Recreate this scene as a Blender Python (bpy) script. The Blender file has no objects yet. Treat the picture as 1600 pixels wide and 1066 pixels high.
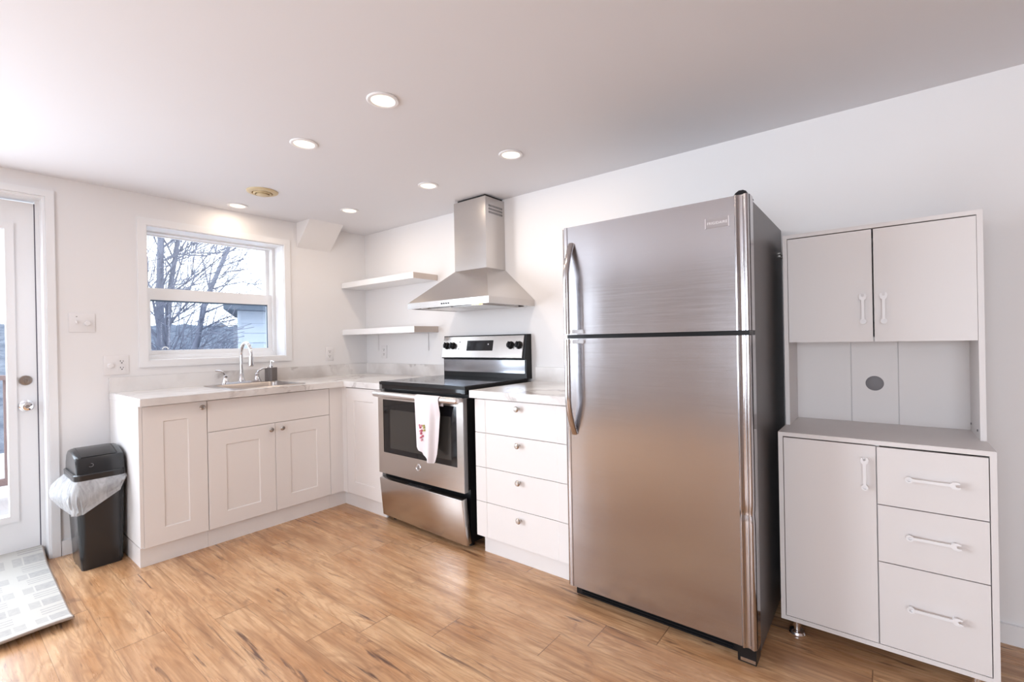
import bpy, bmesh, math, random
from mathutils import Vector, Matrix

# ------------------------------------------------------------------ camera, world, light, exposure
scene = bpy.context.scene
COL = scene.collection
PI = math.pi
R = math.radians

EYE = Vector((3.7136, -2.5478, 1.1875))
def camera():
    yaw, pit, rol = R(38.2381), R(-0.0771), R(-1.1101)
    fw = Vector((-math.sin(yaw) * math.cos(pit), math.cos(yaw) * math.cos(pit), math.sin(pit)))
    rt = Vector((math.cos(yaw), math.sin(yaw), 0))
    up = rt.cross(fw)
    r2 = rt * math.cos(rol) + up * math.sin(rol)
    u2 = -rt * math.sin(rol) + up * math.cos(rol)
    cd = bpy.data.cameras.new('camera')
    cd.sensor_width = 36
    cd.lens = 728.717 / 1600 * 36
    cd.clip_start = 0.02
    cd.clip_end = 300
    co = bpy.data.objects.new('camera', cd)
    m = Matrix((r2, u2, -fw)).transposed().to_4x4()
    m.translation = EYE
    co.matrix_world = m
    COL.objects.link(co)
    scene.camera = co
camera()

SKY_COL, SKY_POWER = (0.86, 0.93, 1.0), 3.0
WINDOW_POWER = 34
SIDE_POWER = 52
DOOR_POWER = 10
LAMP_POWER = 1.5
scene.view_settings.view_transform = 'Standard'
scene.view_settings.look = 'None'
scene.view_settings.gamma = 1
scene.view_settings.use_curve_mapping = False
scene.view_settings.exposure = 0.62

w = bpy.data.worlds.new('world')
scene.world = w
w.use_nodes = True
bg = w.node_tree.nodes['Background']
bg.inputs[0].default_value = (*SKY_COL, 1)
bg.inputs[1].default_value = SKY_POWER

def area(name, loc, target, sx, sy, power, col):
    l = bpy.data.lights.new(name, 'AREA')
    l.shape = 'RECTANGLE'
    l.size, l.size_y = sx, sy
    l.energy = power
    l.color = col
    o = bpy.data.objects.new(name, l)
    o.location = loc
    o.rotation_euler = (Vector(target) - Vector(loc)).to_track_quat('-Z', 'Y').to_euler()
    COL.objects.link(o)
    return o
# daylight entering by the big window in the wall behind the camera, a smaller one beside the door, and the door glass
area('daylight_front_window', (4.0, -5.52, 1.2), (4.0, 0, 1.35), 2.5, 1.4, WINDOW_POWER, (0.80, 0.88, 1.0))
area('daylight_side_window', (-0.03, -3.85, 1.25), (3, -3.2, 0.95), 1.4, 1.5, SIDE_POWER, (0.81, 0.895, 1.0))
area('daylight_door_glass', (-0.20, -2.56, 1.1), (3, -2.56, 0.5), 0.55, 1.5, DOOR_POWER, (0.81, 0.895, 1.0))

# ------------------------------------------------------------------ materials
def lin(c):
    return tuple((x / 12.92 if x <= 0.04045 else ((x + 0.055) / 1.055) ** 2.4) for x in c)
def mat(name, col, rough=0.5, metal=0.0, spec=0.5, **kw):
    m = bpy.data.materials.new(name)
    m.use_nodes = True
    b = m.node_tree.nodes['Principled BSDF']
    b.inputs['Base Color'].default_value = (*col, 1)
    b.inputs['Roughness'].default_value = rough
    b.inputs['Metallic'].default_value = metal
    b.inputs['Specular IOR Level'].default_value = spec
    for k, v in kw.items():
        b.inputs[k].default_value = v
    return m
def nodes(m):
    nt = m.node_tree
    return nt, nt.nodes, nt.links, nt.nodes['Principled BSDF']
def N(nt, t, **kw):
    n = nt.nodes.new(t)
    for k, v in kw.items():
        setattr(n, k, v)
    return n
def math_n(nt, op, a, b=None, c=None):
    n = nt.nodes.new('ShaderNodeMath')
    n.operation = op
    for i, x in enumerate((a, b, c)):
        if x is None: continue
        if isinstance(x, (int, float)): n.inputs[i].default_value = x
        else: nt.links.new(x, n.inputs[i])
    return n.outputs[0]
def mixc(nt, f, a, b):
    n = nt.nodes.new('ShaderNodeMix')
    n.data_type = 'RGBA'
    for i, x in ((0, f), (6, a), (7, b)):
        if isinstance(x, (int, float)): n.inputs[i].default_value = x
        elif isinstance(x, tuple): n.inputs[i].default_value = (*x, 1)
        else: nt.links.new(x, n.inputs[i])
    return n.outputs[2]
def maprange(nt, x, a, b, c=0.0, d=1.0):
    n = nt.nodes.new('ShaderNodeMapRange')
    nt.links.new(x, n.inputs[0])
    for i, v in enumerate((a, b, c, d)): n.inputs[i + 1].default_value = v
    return n.outputs[0]
def noise(nt, vec, scale, detail=3, rough=0.5, dist=0.0):
    n = nt.nodes.new('ShaderNodeTexNoise')
    n.inputs['Scale'].default_value = scale
    n.inputs['Detail'].default_value = detail
    n.inputs['Roughness'].default_value = rough
    n.inputs['Distortion'].default_value = dist
    if vec is not None: nt.links.new(vec, n.inputs['Vector'])
    return n.outputs[0]
def mapping(nt, vec, scale=(1, 1, 1), loc=(0, 0, 0), rot=(0, 0, 0)):
    n = nt.nodes.new('ShaderNodeMapping')
    n.inputs['Scale'].default_value = scale
    n.inputs['Location'].default_value = loc
    n.inputs['Rotation'].default_value = rot
    nt.links.new(vec, n.inputs['Vector'])
    return n.outputs[0]
def objco(nt):
    return nt.nodes.new('ShaderNodeTexCoord').outputs['Object']
def bump(nt, b, h, strength, dist=0.01):
    n = nt.nodes.new('ShaderNodeBump')
    n.inputs['Strength'].default_value = strength
    n.inputs['Distance'].default_value = dist
    nt.links.new(h, n.inputs['Height'])
    nt.links.new(n.outputs[0], b.inputs['Normal'])

def wall_mat(name, col, rough=0.6):
    m = mat(name, col, rough, spec=0.3)
    nt, ns, ln, b = nodes(m)
    co = objco(nt)
    bump(nt, b, noise(nt, co, 180, 2), 0.05, 0.002)
    f = noise(nt, co, 1.1, 2)
    ln.new(mixc(nt, f, tuple(c * 0.985 for c in col), tuple(min(1, c * 1.01) for c in col)), b.inputs['Base Color'])
    return m
M_wall = wall_mat('wall_paint', (0.84, 0.825, 0.825))
M_ceil = wall_mat('ceiling_paint', (0.78, 0.78, 0.81), 0.7)
M_front = wall_mat('tan_wall_paint', (0.36, 0.29, 0.25))
M_trim = mat('white_trim_gloss', (0.86, 0.86, 0.87), 0.3)
M_cab = mat('cabinet_white', (0.82, 0.79, 0.775), 0.35)
M_pan = mat('pantry_white', (0.75, 0.71, 0.695), 0.4)
M_plast = mat('white_plastic', (0.82, 0.80, 0.80), 0.35)
M_cream = mat('cream_plastic', (0.62, 0.50, 0.30), 0.4)
M_black = mat('black_plastic', (0.010, 0.010, 0.011), 0.3, spec=0.25)
M_bin = mat('charcoal_bin_plastic', (0.02, 0.021, 0.023), 0.22)
M_bglass = mat('black_glass', (0.006, 0.006, 0.008), 0.06)
M_chrome = mat('chrome', (0.80, 0.80, 0.82), 0.08, 1.0)
M_nickel = mat('brushed_nickel', (0.55, 0.52, 0.49), 0.25, 1.0)
M_dark = mat('dark_gap', (0.02, 0.018, 0.018), 0.7)
M_grey = mat('grey_plastic', (0.16, 0.155, 0.16), 0.5)

def steel(name, col, rough, along):
    m = mat(name, col, rough, 1.0)
    nt, ns, ln, b = nodes(m)
    co = objco(nt)
    s = [520, 520, 520]
    s['xyz'.index(along)] = 5
    h = noise(nt, mapping(nt, co, tuple(s)), 1.0, 2)
    wob = noise(nt, mapping(nt, co, (3.2, 3.2, 0.8)), 1.0, 2)
    ln.new(maprange(nt, h, 0.3, 0.7, rough - 0.015, rough + 0.02), b.inputs['Roughness'])
    ln.new(mixc(nt, maprange(nt, h, 0.3, 0.7), tuple(c * 0.975 for c in col), tuple(min(1, c * 1.025) for c in col)), b.inputs['Base Color'])
    bump(nt, b, wob, 0.32, 0.014)
    return m
M_steel = steel('brushed_steel', (0.60, 0.57, 0.55), 0.24, 'x')
M_fridge = steel('fridge_steel', (0.50, 0.495, 0.515), 0.20, 'x')
M_trimsteel = mat('polished_trim_steel', (0.52, 0.50, 0.51), 0.16, 1.0)
M_sink = steel('sink_steel', (0.45, 0.41, 0.39), 0.3, 'y')

def fridge_side():
    m = mat('dark_textured_side', (0.115, 0.105, 0.105), 0.35)
    nt, ns, ln, b = nodes(m)
    co = objco(nt)
    bump(nt, b, noise(nt, co, 320, 2), 0.15, 0.002)
    return m
M_side = fridge_side()

def marble():
    m = mat('white_marble_laminate', (0.8, 0.78, 0.77), 0.22)
    nt, ns, ln, b = nodes(m)
    co = objco(nt)
    warp = nt.nodes.new('ShaderNodeTexNoise')
    warp.inputs['Scale'].default_value = 2.2
    warp.inputs['Detail'].default_value = 4
    ln.new(co, warp.inputs['Vector'])
    add = N(nt, 'ShaderNodeVectorMath', operation='MULTIPLY_ADD')
    ln.new(warp.outputs['Color'], add.inputs[0])
    add.inputs[1].default_value = (0.5, 0.5, 0.5)
    ln.new(co, add.inputs[2])
    v = add.outputs[0]
    n1 = noise(nt, mapping(nt, v, (1.6, 1.6, 1.6)), 1.5, 5, 0.55)
    d1 = math_n(nt, 'ABSOLUTE', math_n(nt, 'SUBTRACT', n1, 0.5))
    vein = maprange(nt, d1, 0.0, 0.034, 1.0, 0.0)
    gate = maprange(nt, noise(nt, co, 2.6, 2), 0.42, 0.58)
    vein = math_n(nt, 'MULTIPLY', vein, gate)
    cloud = maprange(nt, noise(nt, v, 2.6, 4), 0.42, 0.70)
    c = mixc(nt, math_n(nt, 'MULTIPLY', cloud, 0.8), (0.82, 0.80, 0.79), (0.56, 0.52, 0.50))
    c = mixc(nt, math_n(nt, 'MULTIPLY', vein, 0.7), c, (0.33, 0.29, 0.28))
    ln.new(c, b.inputs['Base Color'])
    return m
M_marble = marble()

def floor_mat():
    m = mat('oak_laminate_planks', (0.5, 0.3, 0.15), 0.3)
    nt, ns, ln, b = nodes(m)
    uv = nt.nodes.new('ShaderNodeUVMap').outputs[0]
    at = N(nt, 'ShaderNodeAttribute', attribute_name='plank')
    rnd = at.outputs['Fac']
    sz = N(nt, 'ShaderNodeAttribute', attribute_name='plank_len')
    sep = nt.nodes.new('ShaderNodeSeparateXYZ')
    ln.new(uv, sep.inputs[0])
    u, v = sep.outputs[0], sep.outputs[1]
    com = nt.nodes.new('ShaderNodeCombineXYZ')
    ln.new(math_n(nt, 'ADD', u, math_n(nt, 'MULTIPLY', rnd, 37.0)), com.inputs[0])
    ln.new(v, com.inputs[1])
    ln.new(math_n(nt, 'MULTIPLY', rnd, 11.0), com.inputs[2])
    p = com.outputs[0]
    # cathedral rings
    n0 = noise(nt, mapping(nt, p, (1.1, 6.0, 1)), 1.0, 2, 0.5, 0.9)
    ring = math_n(nt, 'SINE', math_n(nt, 'MULTIPLY', n0, 85.0))
    ring = maprange(nt, ring, 0.0, 1.0)
    fine = noise(nt, mapping(nt, p, (5, 95, 1)), 1.0, 3, 0.6)
    streak = noise(nt, mapping(nt, p, (1.6, 24, 1)), 1.0, 5, 0.6, 0.4)
    blot = noise(nt, mapping(nt, p, (2.2, 6.0, 1)), 1.0, 4, 0.6)
    base = mixc(nt, maprange(nt, blot, 0.32, 0.66), (0.52, 0.275, 0.13), (0.74, 0.49, 0.285))
    base = mixc(nt, math_n(nt, 'MULTIPLY', rnd, 0.38), base, (0.48, 0.24, 0.115))
    base = mixc(nt, math_n(nt, 'MULTIPLY', ring, 0.34), base, (0.34, 0.16, 0.07))
    base = mixc(nt, math_n(nt, 'MULTIPLY', maprange(nt, streak, 0.50, 0.68), 0.74), base, (0.28, 0.13, 0.06))
    base = mixc(nt, math_n(nt, 'MULTIPLY', maprange(nt, fine, 0.45, 0.70), 0.42), base, (0.27, 0.12, 0.05))
    crack = noise(nt, mapping(nt, p, (2.4, 30, 1), (5, 3, 2)), 1.0, 4, 0.55, 0.9)
    base = mixc(nt, math_n(nt, 'MULTIPLY', maprange(nt, crack, 0.615, 0.71), 0.85), base, (0.075, 0.036, 0.03))
    knot = noise(nt, mapping(nt, p, (4.2, 9.0, 1), (9, 1, 4)), 1.0, 4, 0.6, 0.8)
    base = mixc(nt, math_n(nt, 'MULTIPLY', maprange(nt, knot, 0.62, 0.78), 0.75), base, (0.13, 0.055, 0.035))
    # seams at the plank edges
    w_ = 0.161
    ev = math_n(nt, 'MINIMUM', v, math_n(nt, 'SUBTRACT', w_, v))
    eu = math_n(nt, 'MINIMUM', u, math_n(nt, 'SUBTRACT', sz.outputs['Fac'], u))
    sv = maprange(nt, ev, 0.0006, 0.0016, 1.0, 0.0)
    su = maprange(nt, eu, 0.0010, 0.0024, 1.0, 0.0)
    seam = math_n(nt, 'MAXIMUM', math_n(nt, 'MULTIPLY', sv, 0.45), math_n(nt, 'MULTIPLY', su, 0.8))
    base = mixc(nt, seam, base, (0.13, 0.06, 0.03))
    ln.new(base, b.inputs['Base Color'])
    ln.new(maprange(nt, streak, 0.3, 0.8, 0.24, 0.36), b.inputs['Roughness'])
    bump(nt, b, math_n(nt, 'SUBTRACT', math_n(nt, 'MULTIPLY', fine, 0.3), seam), 0.12, 0.002)
    return m
M_floor = floor_mat()

def glass_mat(name, tint, refl=0.06):
    m = bpy.data.materials.new(name)
    m.use_nodes = True
    nt = m.node_tree
    nt.nodes.clear()
    out = nt.nodes.new('ShaderNodeOutputMaterial')
    t = nt.nodes.new('ShaderNodeBsdfTransparent')
    t.inputs[0].default_value = (*tint, 1)
    g = nt.nodes.new('ShaderNodeBsdfGlossy')
    g.inputs['Roughness'].default_value = 0.02
    mx = nt.nodes.new('ShaderNodeMixShader')
    mx.inputs[0].default_value = refl
    nt.links.new(t.outputs[0], mx.inputs[1])
    nt.links.new(g.outputs[0], mx.inputs[2])
    nt.links.new(mx.outputs[0], out.inputs[0])
    return m
M_glass = glass_mat('window_glass', (0.97, 0.985, 1.0))
M_glasslow = glass_mat('screened_window_glass', (0.86, 0.89, 0.93))

def bag_mat():
    m = bpy.data.materials.new('clear_bag_film')
    m.use_nodes = True
    nt = m.node_tree
    b = nt.nodes['Principled BSDF']
    b.inputs['Base Color'].default_value = (0.86, 0.87, 0.89, 1)
    b.inputs['Roughness'].default_value = 0.25
    t = nt.nodes.new('ShaderNodeBsdfTransparent')
    mx = nt.nodes.new('ShaderNodeMixShader')
    co = objco(nt)
    f = noise(nt, mapping(nt, co, (34, 34, 9), rot=(0.5, 0.3, 0)), 1.0, 5, 0.6, 0.8)
    fac = maprange(nt, f, 0.30, 0.74, 0.36, 0.64)
    nt.links.new(fac, mx.inputs[0])
    nt.links.new(t.outputs[0], mx.inputs[1])
    nt.links.new(b.outputs[0], mx.inputs[2])
    nt.links.new(mx.outputs[0], nt.nodes['Material Output'].inputs[0])
    bump(nt, b, f, 0.8, 0.02)
    return m
M_bag = bag_mat()

def rug_mat():
    m = mat('plaid_mat_weave', (0.7, 0.68, 0.64), 0.9, spec=0.1)
    nt, ns, ln, b = nodes(m)
    co = objco(nt)
    sep = nt.nodes.new('ShaderNodeSeparateXYZ')
    ln.new(co, sep.inputs[0])
    x, y = sep.outputs[0], sep.outputs[1]
    def band(c, period, off, lo, hi):
        fr = math_n(nt, 'FRACT', math_n(nt, 'ADD', math_n(nt, 'DIVIDE', c, period), off))
        return math_n(nt, 'MULTIPLY', math_n(nt, 'GREATER_THAN', fr, lo), math_n(nt, 'LESS_THAN', fr, hi))
    bx = band(x, 0.21, 0.1, 0.10, 0.48)
    by = band(y, 0.33, 0.52, 0.30, 0.95)
    by2 = band(y, 0.066, 0.0, 0.25, 0.8)
    thin = math_n(nt, 'MULTIPLY', band(x, 0.21, 0.1, 0.58, 0.97), band(x, 0.027, 0.0, 0.0, 0.4))
    by3 = band(y, 0.33, 0.52, 0.25, 0.99)
    dark = math_n(nt, 'MULTIPLY', bx, math_n(nt, 'MAXIMUM', by, math_n(nt, 'MULTIPLY', by2, 0.7)))
    dark = math_n(nt, 'MAXIMUM', dark, math_n(nt, 'MULTIPLY', thin, by3))
    n = noise(nt, mapping(nt, co, (60, 60, 60)), 1.0, 3)
    f = math_n(nt, 'MULTIPLY', dark, maprange(nt, n, 0.3, 0.7, 0.55, 1.0))
    ln.new(mixc(nt, f, (0.56, 0.54, 0.50), (0.40, 0.385, 0.375)), b.inputs['Base Color'])
    bump(nt, b, noise(nt, co, 500, 1), 0.4, 0.002)
    return m
M_rug = rug_mat()
M_rugedge = mat('mat_binding', (0.36, 0.30, 0.26), 0.9, spec=0.1)

def towel_mat():
    m = mat('white_terry_towel', (0.84, 0.79, 0.82), 0.9, spec=0.1)
    nt, ns, ln, b = nodes(m)
    bump(nt, b, noise(nt, objco(nt), 420, 2), 0.3, 0.002)
    return m
M_towel = towel_mat()
M_red = mat('red_thread', (0.58, 0.14, 0.20), 0.8)
M_pink = mat('pink_thread', (0.72, 0.38, 0.44), 0.8)
M_green = mat('olive_thread', (0.45, 0.42, 0.12), 0.8)

def emis(name, col, s):
    m = bpy.data.materials.new(name)
    m.use_nodes = True
    nt = m.node_tree
    nt.nodes.clear()
    out = nt.nodes.new('ShaderNodeOutputMaterial')
    e = nt.nodes.new('ShaderNodeEmission')
    e.inputs[0].default_value = (*col, 1)
    e.inputs[1].default_value = s
    nt.links.new(e.outputs[0], out.inputs[0])
    return m
M_lens = emis('lamp_lens_glow', (1.0, 0.84, 0.64), 1.6)
M_hoodlamp = emis('hood_lamp_glow', (1.0, 0.72, 0.35), 1.6)

def bark():
    m = mat('hazed_bark', (0.30, 0.31, 0.36), 0.9, spec=0.1)
    nt, ns, ln, b = nodes(m)
    f = noise(nt, mapping(nt, objco(nt), (9, 9, 2)), 1.0, 4)
    ln.new(mixc(nt, f, (0.085, 0.09, 0.12), (0.20, 0.21, 0.26)), b.inputs['Base Color'])  # bluish grey of the outdoor haze is put into the bark colour
    return m
M_bark = bark()
def hill_mat():
    m = mat('wooded_hillside', (0.3, 0.33, 0.42), 1.0, spec=0.0)
    nt, ns, ln, b = nodes(m)
    co = objco(nt)
    f = maprange(nt, noise(nt, mapping(nt, co, (0.5, 1.0, 2.0)), 1.0, 6, 0.75), 0.35, 0.65)
    ln.new(mixc(nt, f, (0.07, 0.082, 0.110), (0.165, 0.182, 0.215)), b.inputs['Base Color'])
    return m
M_hill = hill_mat()
def snow_mat():
    m = mat('pale_winter_ground', (0.6, 0.6, 0.62), 0.9, spec=0.1)
    nt, ns, ln, b = nodes(m)
    f = noise(nt, objco(nt), 1.2, 5)
    ln.new(mixc(nt, f, (0.28, 0.28, 0.30), (0.5, 0.5, 0.53)), b.inputs['Base Color'])
    return m
M_ground = snow_mat()
M_siding = mat('pale_siding', (0.36, 0.40, 0.46), 0.7)
M_roof = mat('blue_grey_eave', (0.09, 0.115, 0.15), 0.8)
M_deck = mat('weathered_deck_boards', (0.32, 0.29, 0.29), 0.85)
M_rail = mat('reddish_deck_rail', (0.20, 0.14, 0.135), 0.8)

# ------------------------------------------------------------------ mesh helpers (all in world metres)
def BM():
    return bmesh.new()
def add_box(bm, x0, x1, y0, y1, z0, z1):
    p = [(x, y, z) for z in (z0, z1) for y in (y0, y1) for x in (x0, x1)]
    v = [bm.verts.new(c) for c in p]
    for f in ((0, 2, 3, 1), (4, 5, 7, 6), (0, 1, 5, 4), (2, 6, 7, 3), (0, 4, 6, 2), (1, 3, 7, 5)):
        bm.faces.new([v[i] for i in f])
    return v
def add_hexa(bm, p):          # eight corners, same order as add_box
    v = [bm.verts.new(c) for c in p]
    for f in ((0, 2, 3, 1), (4, 5, 7, 6), (0, 1, 5, 4), (2, 6, 7, 3), (0, 4, 6, 2), (1, 3, 7, 5)):
        bm.faces.new([v[i] for i in f])
    return v
def bevel(bm, wd, seg=2):
    e = [e for e in bm.edges if len(e.link_faces) == 2 and e.calc_face_angle(0) > 0.5]
    bmesh.ops.bevel(bm, geom=e, offset=wd, segments=seg, affect='EDGES', profile=0.5, clamp_overlap=True)
    return bm
def bbox(x0, x1, y0, y1, z0, z1, bv=0.0, seg=2):
    bm = BM()
    add_box(bm, x0, x1, y0, y1, z0, z1)
    if bv: bevel(bm, bv, seg)
    return bm
def basis(d):
    d = d.normalized()
    a = Vector((0, 0, 1)) if abs(d.z) < 0.9 else Vector((1, 0, 0))
    u = d.cross(a).normalized()
    return u, d.cross(u).normalized()
def add_cyl(bm, p0, p1, r0, r1=None, n=24):
    p0, p1 = Vector(p0), Vector(p1)
    r1 = r0 if r1 is None else r1
    u, v = basis(p1 - p0)
    A = [bm.verts.new(p0 + (u * math.cos(2 * PI * i / n) + v * math.sin(2 * PI * i / n)) * r0) for i in range(n)]
    B = [bm.verts.new(p1 + (u * math.cos(2 * PI * i / n) + v * math.sin(2 * PI * i / n)) * r1) for i in range(n)]
    for i in range(n):
        bm.faces.new((A[i], A[(i + 1) % n], B[(i + 1) % n], B[i]))
    bm.faces.new(A[::-1])
    bm.faces.new(B)
def add_tube(bm, pts, r, n=12, flat=1.0):
    pts = [Vector(p) for p in pts]
    rs = r if isinstance(r, (list, tuple)) else [r] * len(pts)
    rings = []
    u = None
    for i, p in enumerate(pts):
        d = (pts[min(i + 1, len(pts) - 1)] - pts[max(i - 1, 0)]).normalized()
        if u is None: u, v = basis(d)
        else:
            u = (u - d * u.dot(d)).normalized()
            v = d.cross(u).normalized()
        rings.append([bm.verts.new(p + (u * math.cos(2 * PI * k / n) + v * flat * math.sin(2 * PI * k / n)) * rs[i]) for k in range(n)])
    for a, b in zip(rings, rings[1:]):
        for k in range(n):
            bm.faces.new((a[k], a[(k + 1) % n], b[(k + 1) % n], b[k]))
    bm.faces.new(rings[0][::-1])
    bm.faces.new(rings[-1])
def add_lathe(bm, o, axis, prof, n=32):      # prof: (radius, height along axis)
    o, axis = Vector(o), Vector(axis).normalized()
    u, v = basis(axis)
    rings = []
    for r, h in prof:
        c = o + axis * h
        if r < 1e-6: rings.append([bm.verts.new(c)])
        else: rings.append([bm.verts.new(c + (u * math.cos(2 * PI * k / n) + v * math.sin(2 * PI * k / n)) * r) for k in range(n)])
    for a, b in zip(rings, rings[1:]):
        for k in range(n):
            k2 = (k + 1) % n
            if len(a) == 1 and len(b) == 1: break
            if len(a) == 1: bm.faces.new((a[0], b[k2], b[k]))
            elif len(b) == 1: bm.faces.new((a[k], a[k2], b[0]))
            else: bm.faces.new((a[k], a[k2], b[k2], b[k]))
    if len(rings[0]) > 1: bm.faces.new(rings[0][::-1])
    if len(rings[-1]) > 1: bm.faces.new(rings[-1])
def add_prism(bm, poly, axis, a, b):          # poly in the two other axes (cyclic order x>y>z)
    def P(q, t):
        return {'x': (t, q[0], q[1]), 'y': (q[0], t, q[1]), 'z': (q[0], q[1], t)}[axis]
    A = [bm.verts.new(P(q, a)) for q in poly]
    B = [bm.verts.new(P(q, b)) for q in poly]
    n = len(poly)
    for i in range(n):
        bm.faces.new((A[i], A[(i + 1) % n], B[(i + 1) % n], B[i]))
    bm.faces.new(A[::-1])
    bm.faces.new(B)
def frame_boxes(bm, axis, a0, a1, u0, u1, v0, v1, wu, wv0, wv1):
    """rectangular ring; axis is its thin direction"""
    def bx(ua, ub, va, vb):
        if axis == 'x': add_box(bm, a0, a1, ua, ub, va, vb)
        elif axis == 'y': add_box(bm, ua, ub, a0, a1, va, vb)
        else: add_box(bm, ua, ub, va, vb, a0, a1)
    bx(u0, u1, v1 - wv1, v1)
    bx(u0, u1, v0, v0 + wv0)
    bx(u0, u0 + wu, v0 + wv0, v1 - wv1)
    bx(u1 - wu, u1, v0 + wv0, v1 - wv1)
def shaker(bm, fmap, W, H, t, stile, rail, d=0.006, s=0.004):
    """door slab with a recessed panel; fmap turns (u, v, out) into world"""
    def V(u, v, o): return bm.verts.new(fmap(u, v, o))
    e = 0.0015
    bk = [V(0, 0, 0), V(W, 0, 0), V(W, H, 0), V(0, H, 0)]
    sd = [V(0, 0, t - e), V(W, 0, t - e), V(W, H, t - e), V(0, H, t - e)]
    fr = [V(e, e, t), V(W - e, e, t), V(W - e, H - e, t), V(e, H - e, t)]
    loops = [bk, sd, fr]
    if stile:
        loops.append([V(stile, rail, t), V(W - stile, rail, t), V(W - stile, H - rail, t), V(stile, H - rail, t)])
        a, b2 = stile + s, rail + s
        loops.append([V(a, b2, t - d), V(W - a, b2, t - d), V(W - a, H - b2, t - d), V(a, H - b2, t - d)])
    for A, B in zip(loops, loops[1:]):
        for i in range(4):
            bm.faces.new((A[i], A[(i + 1) % 4], B[(i + 1) % 4], B[i]))
    bm.faces.new(bk[::-1])
    bm.faces.new(loops[-1])

WM = {}
def link(name, bm, m, parent=None, smooth=True, local=False, ang=32):
    if parent is not None and not local:
        bmesh.ops.transform(bm, matrix=WM[parent].inverted(), verts=bm.verts)
    bmesh.ops.recalc_face_normals(bm, faces=bm.faces)
    me = bpy.data.meshes.new(name)
    bm.to_mesh(me)
    bm.free()
    if isinstance(m, (list, tuple)):
        for x in m: me.materials.append(x)
    else: me.materials.append(m)
    if smooth:
        me.shade_smooth()
        me.set_sharp_from_angle(angle=R(ang))
    o = bpy.data.objects.new(name, me)
    COL.objects.link(o)
    if parent is not None:
        o.parent = parent
        WM[o] = WM[parent]
    else:
        WM[o] = Matrix.Identity(4)
    return o
def part(name, bm, m, parent, label=None, **kw):
    o = link(name, bm, m, parent, **kw)
    if label: o['label'] = label
    return o
def tag(o, label, cat, group=None, kind=None):
    o['label'] = label
    o['category'] = cat
    if group: o['group'] = group
    if kind: o['kind'] = kind
    return o
def thing(name, label, cat, loc=(0, 0, 0), rotz=0.0, group=None, kind=None):
    o = bpy.data.objects.new(name, None)
    o.empty_display_size = 0.1
    COL.objects.link(o)
    o.location = loc
    o.rotation_euler = (0, 0, rotz)
    WM[o] = Matrix.Translation(loc) @ Matrix.Rotation(rotz, 4, 'Z')
    return tag(o, label, cat, group, kind)
def solo(name, bm, m, label, cat, loc=None, group=None, kind=None, **kw):
    """a thing that is one mesh, its origin moved to loc"""
    if loc: bmesh.ops.transform(bm, matrix=Matrix.Translation(loc).inverted(), verts=bm.verts)
    o = link(name, bm, m, None, **kw)
    if loc:
        o.location = loc
        WM[o] = Matrix.Translation(loc)
    return tag(o, label, cat, group, kind)

# ------------------------------------------------------------------ the room
H = 2.177
XR, YF = 5.9, -5.5                # right wall, wall behind the camera
WT = 0.28                         # thickness of the outer (left) wall
WY0, WY1, WZ0, WZ1 = -1.637, -0.747, 1.100, 1.980     # window opening
DY0, DY1, DZ = -2.990, -2.100, 2.055                  # door opening

def build_floor():
    bm = BM()
    uvl = bm.loops.layers.uv.new('UVMap')
    rows = []
    W_, L_ = 0.161, 1.40
    rng = random.Random(4)
    fixed = {0: 3.02, 1: 1.41, 2: 2.687, 3: 2.28, 4: 2.02, 6: 1.43}
    data = []
    y = -0.644 + 4 * W_
    k = -4
    while y > YF - 0.2:
        jx = fixed.get(k, rng.uniform(0, L_))
        x = jx - L_ * math.ceil((jx + 0.4) / L_)
        while x < XR + 0.1:
            a, b = x, x + L_
            vs = [bm.verts.new(c) for c in ((a, y - W_, 0), (b, y - W_, 0), (b, y, 0), (a, y, 0))]
            f = bm.faces.new(vs)
            for lp, q in zip(f.loops, ((0, 0), (L_, 0), (L_, W_), (0, W_))): lp[uvl].uv = q
            data.append(rng.random())
            x += L_
        y -= W_
        k += 1
    ybot = y
    n_top = len(data)
    # underside so that the floor is a slab
    xs = [v.co.x for v in bm.verts]; ys = [v.co.y for v in bm.verts]
    x0, x1, y0, y1 = min(xs), max(xs), min(ys), max(ys)
    me = bpy.data.meshes.new('floor')
    bm.to_mesh(me)
    bm.free()
    for nm, vals in (('plank', data), ('plank_len', [L_] * len(data))):
        a = me.attributes.new(nm, 'FLOAT', 'FACE')
        a.data.foreach_set('value', vals)
    me.materials.append(M_floor)
    o = bpy.data.objects.new('floor', me)
    COL.objects.link(o)
    tag(o, 'honey oak laminate plank floor', 'floor', kind='structure')
build_floor()

def structure(name, bm, m, label, cat, smooth=False):
    return tag(link(name, bm, m, smooth=smooth), label, cat, kind='structure')
structure('ceiling', bbox(-WT, XR + .12, YF - .12, .12, H, H + .1), M_ceil, 'smooth off-white kitchen ceiling', 'ceiling')
structure('wall_back', bbox(-WT, XR + .12, 0, .12, -0.02, H), M_wall, 'white wall behind the stove and fridge', 'wall')
structure('wall_right', bbox(XR, XR + .12, YF, 0, -0.02, H), M_front, 'tan wall at the right end of the room', 'wall')
bm = BM()
FX0, FX1, FZ0, FZ1 = 2.75, 5.25, 0.5, 1.9
add_box(bm, 0, FX0, YF - .12, YF, -0.02, H)
add_box(bm, FX1, XR, YF - .12, YF, -0.02, H)
add_box(bm, FX0, FX1, YF - .12, YF, -0.02, FZ0)
add_box(bm, FX0, FX1, YF - .12, YF, FZ1, H)
structure('wall_front', bm, M_front, 'tan wall with a wide window behind the camera', 'wall')
bm = BM()
add_box(bm, -WT, 0, WY1, 0, -0.02, H)
add_box(bm, -WT, 0, WY0, WY1, -0.02, WZ0)
add_box(bm, -WT, 0, WY0, WY1, WZ1, H)
add_box(bm, -WT, 0, DY1, WY0, -0.02, H)
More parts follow.
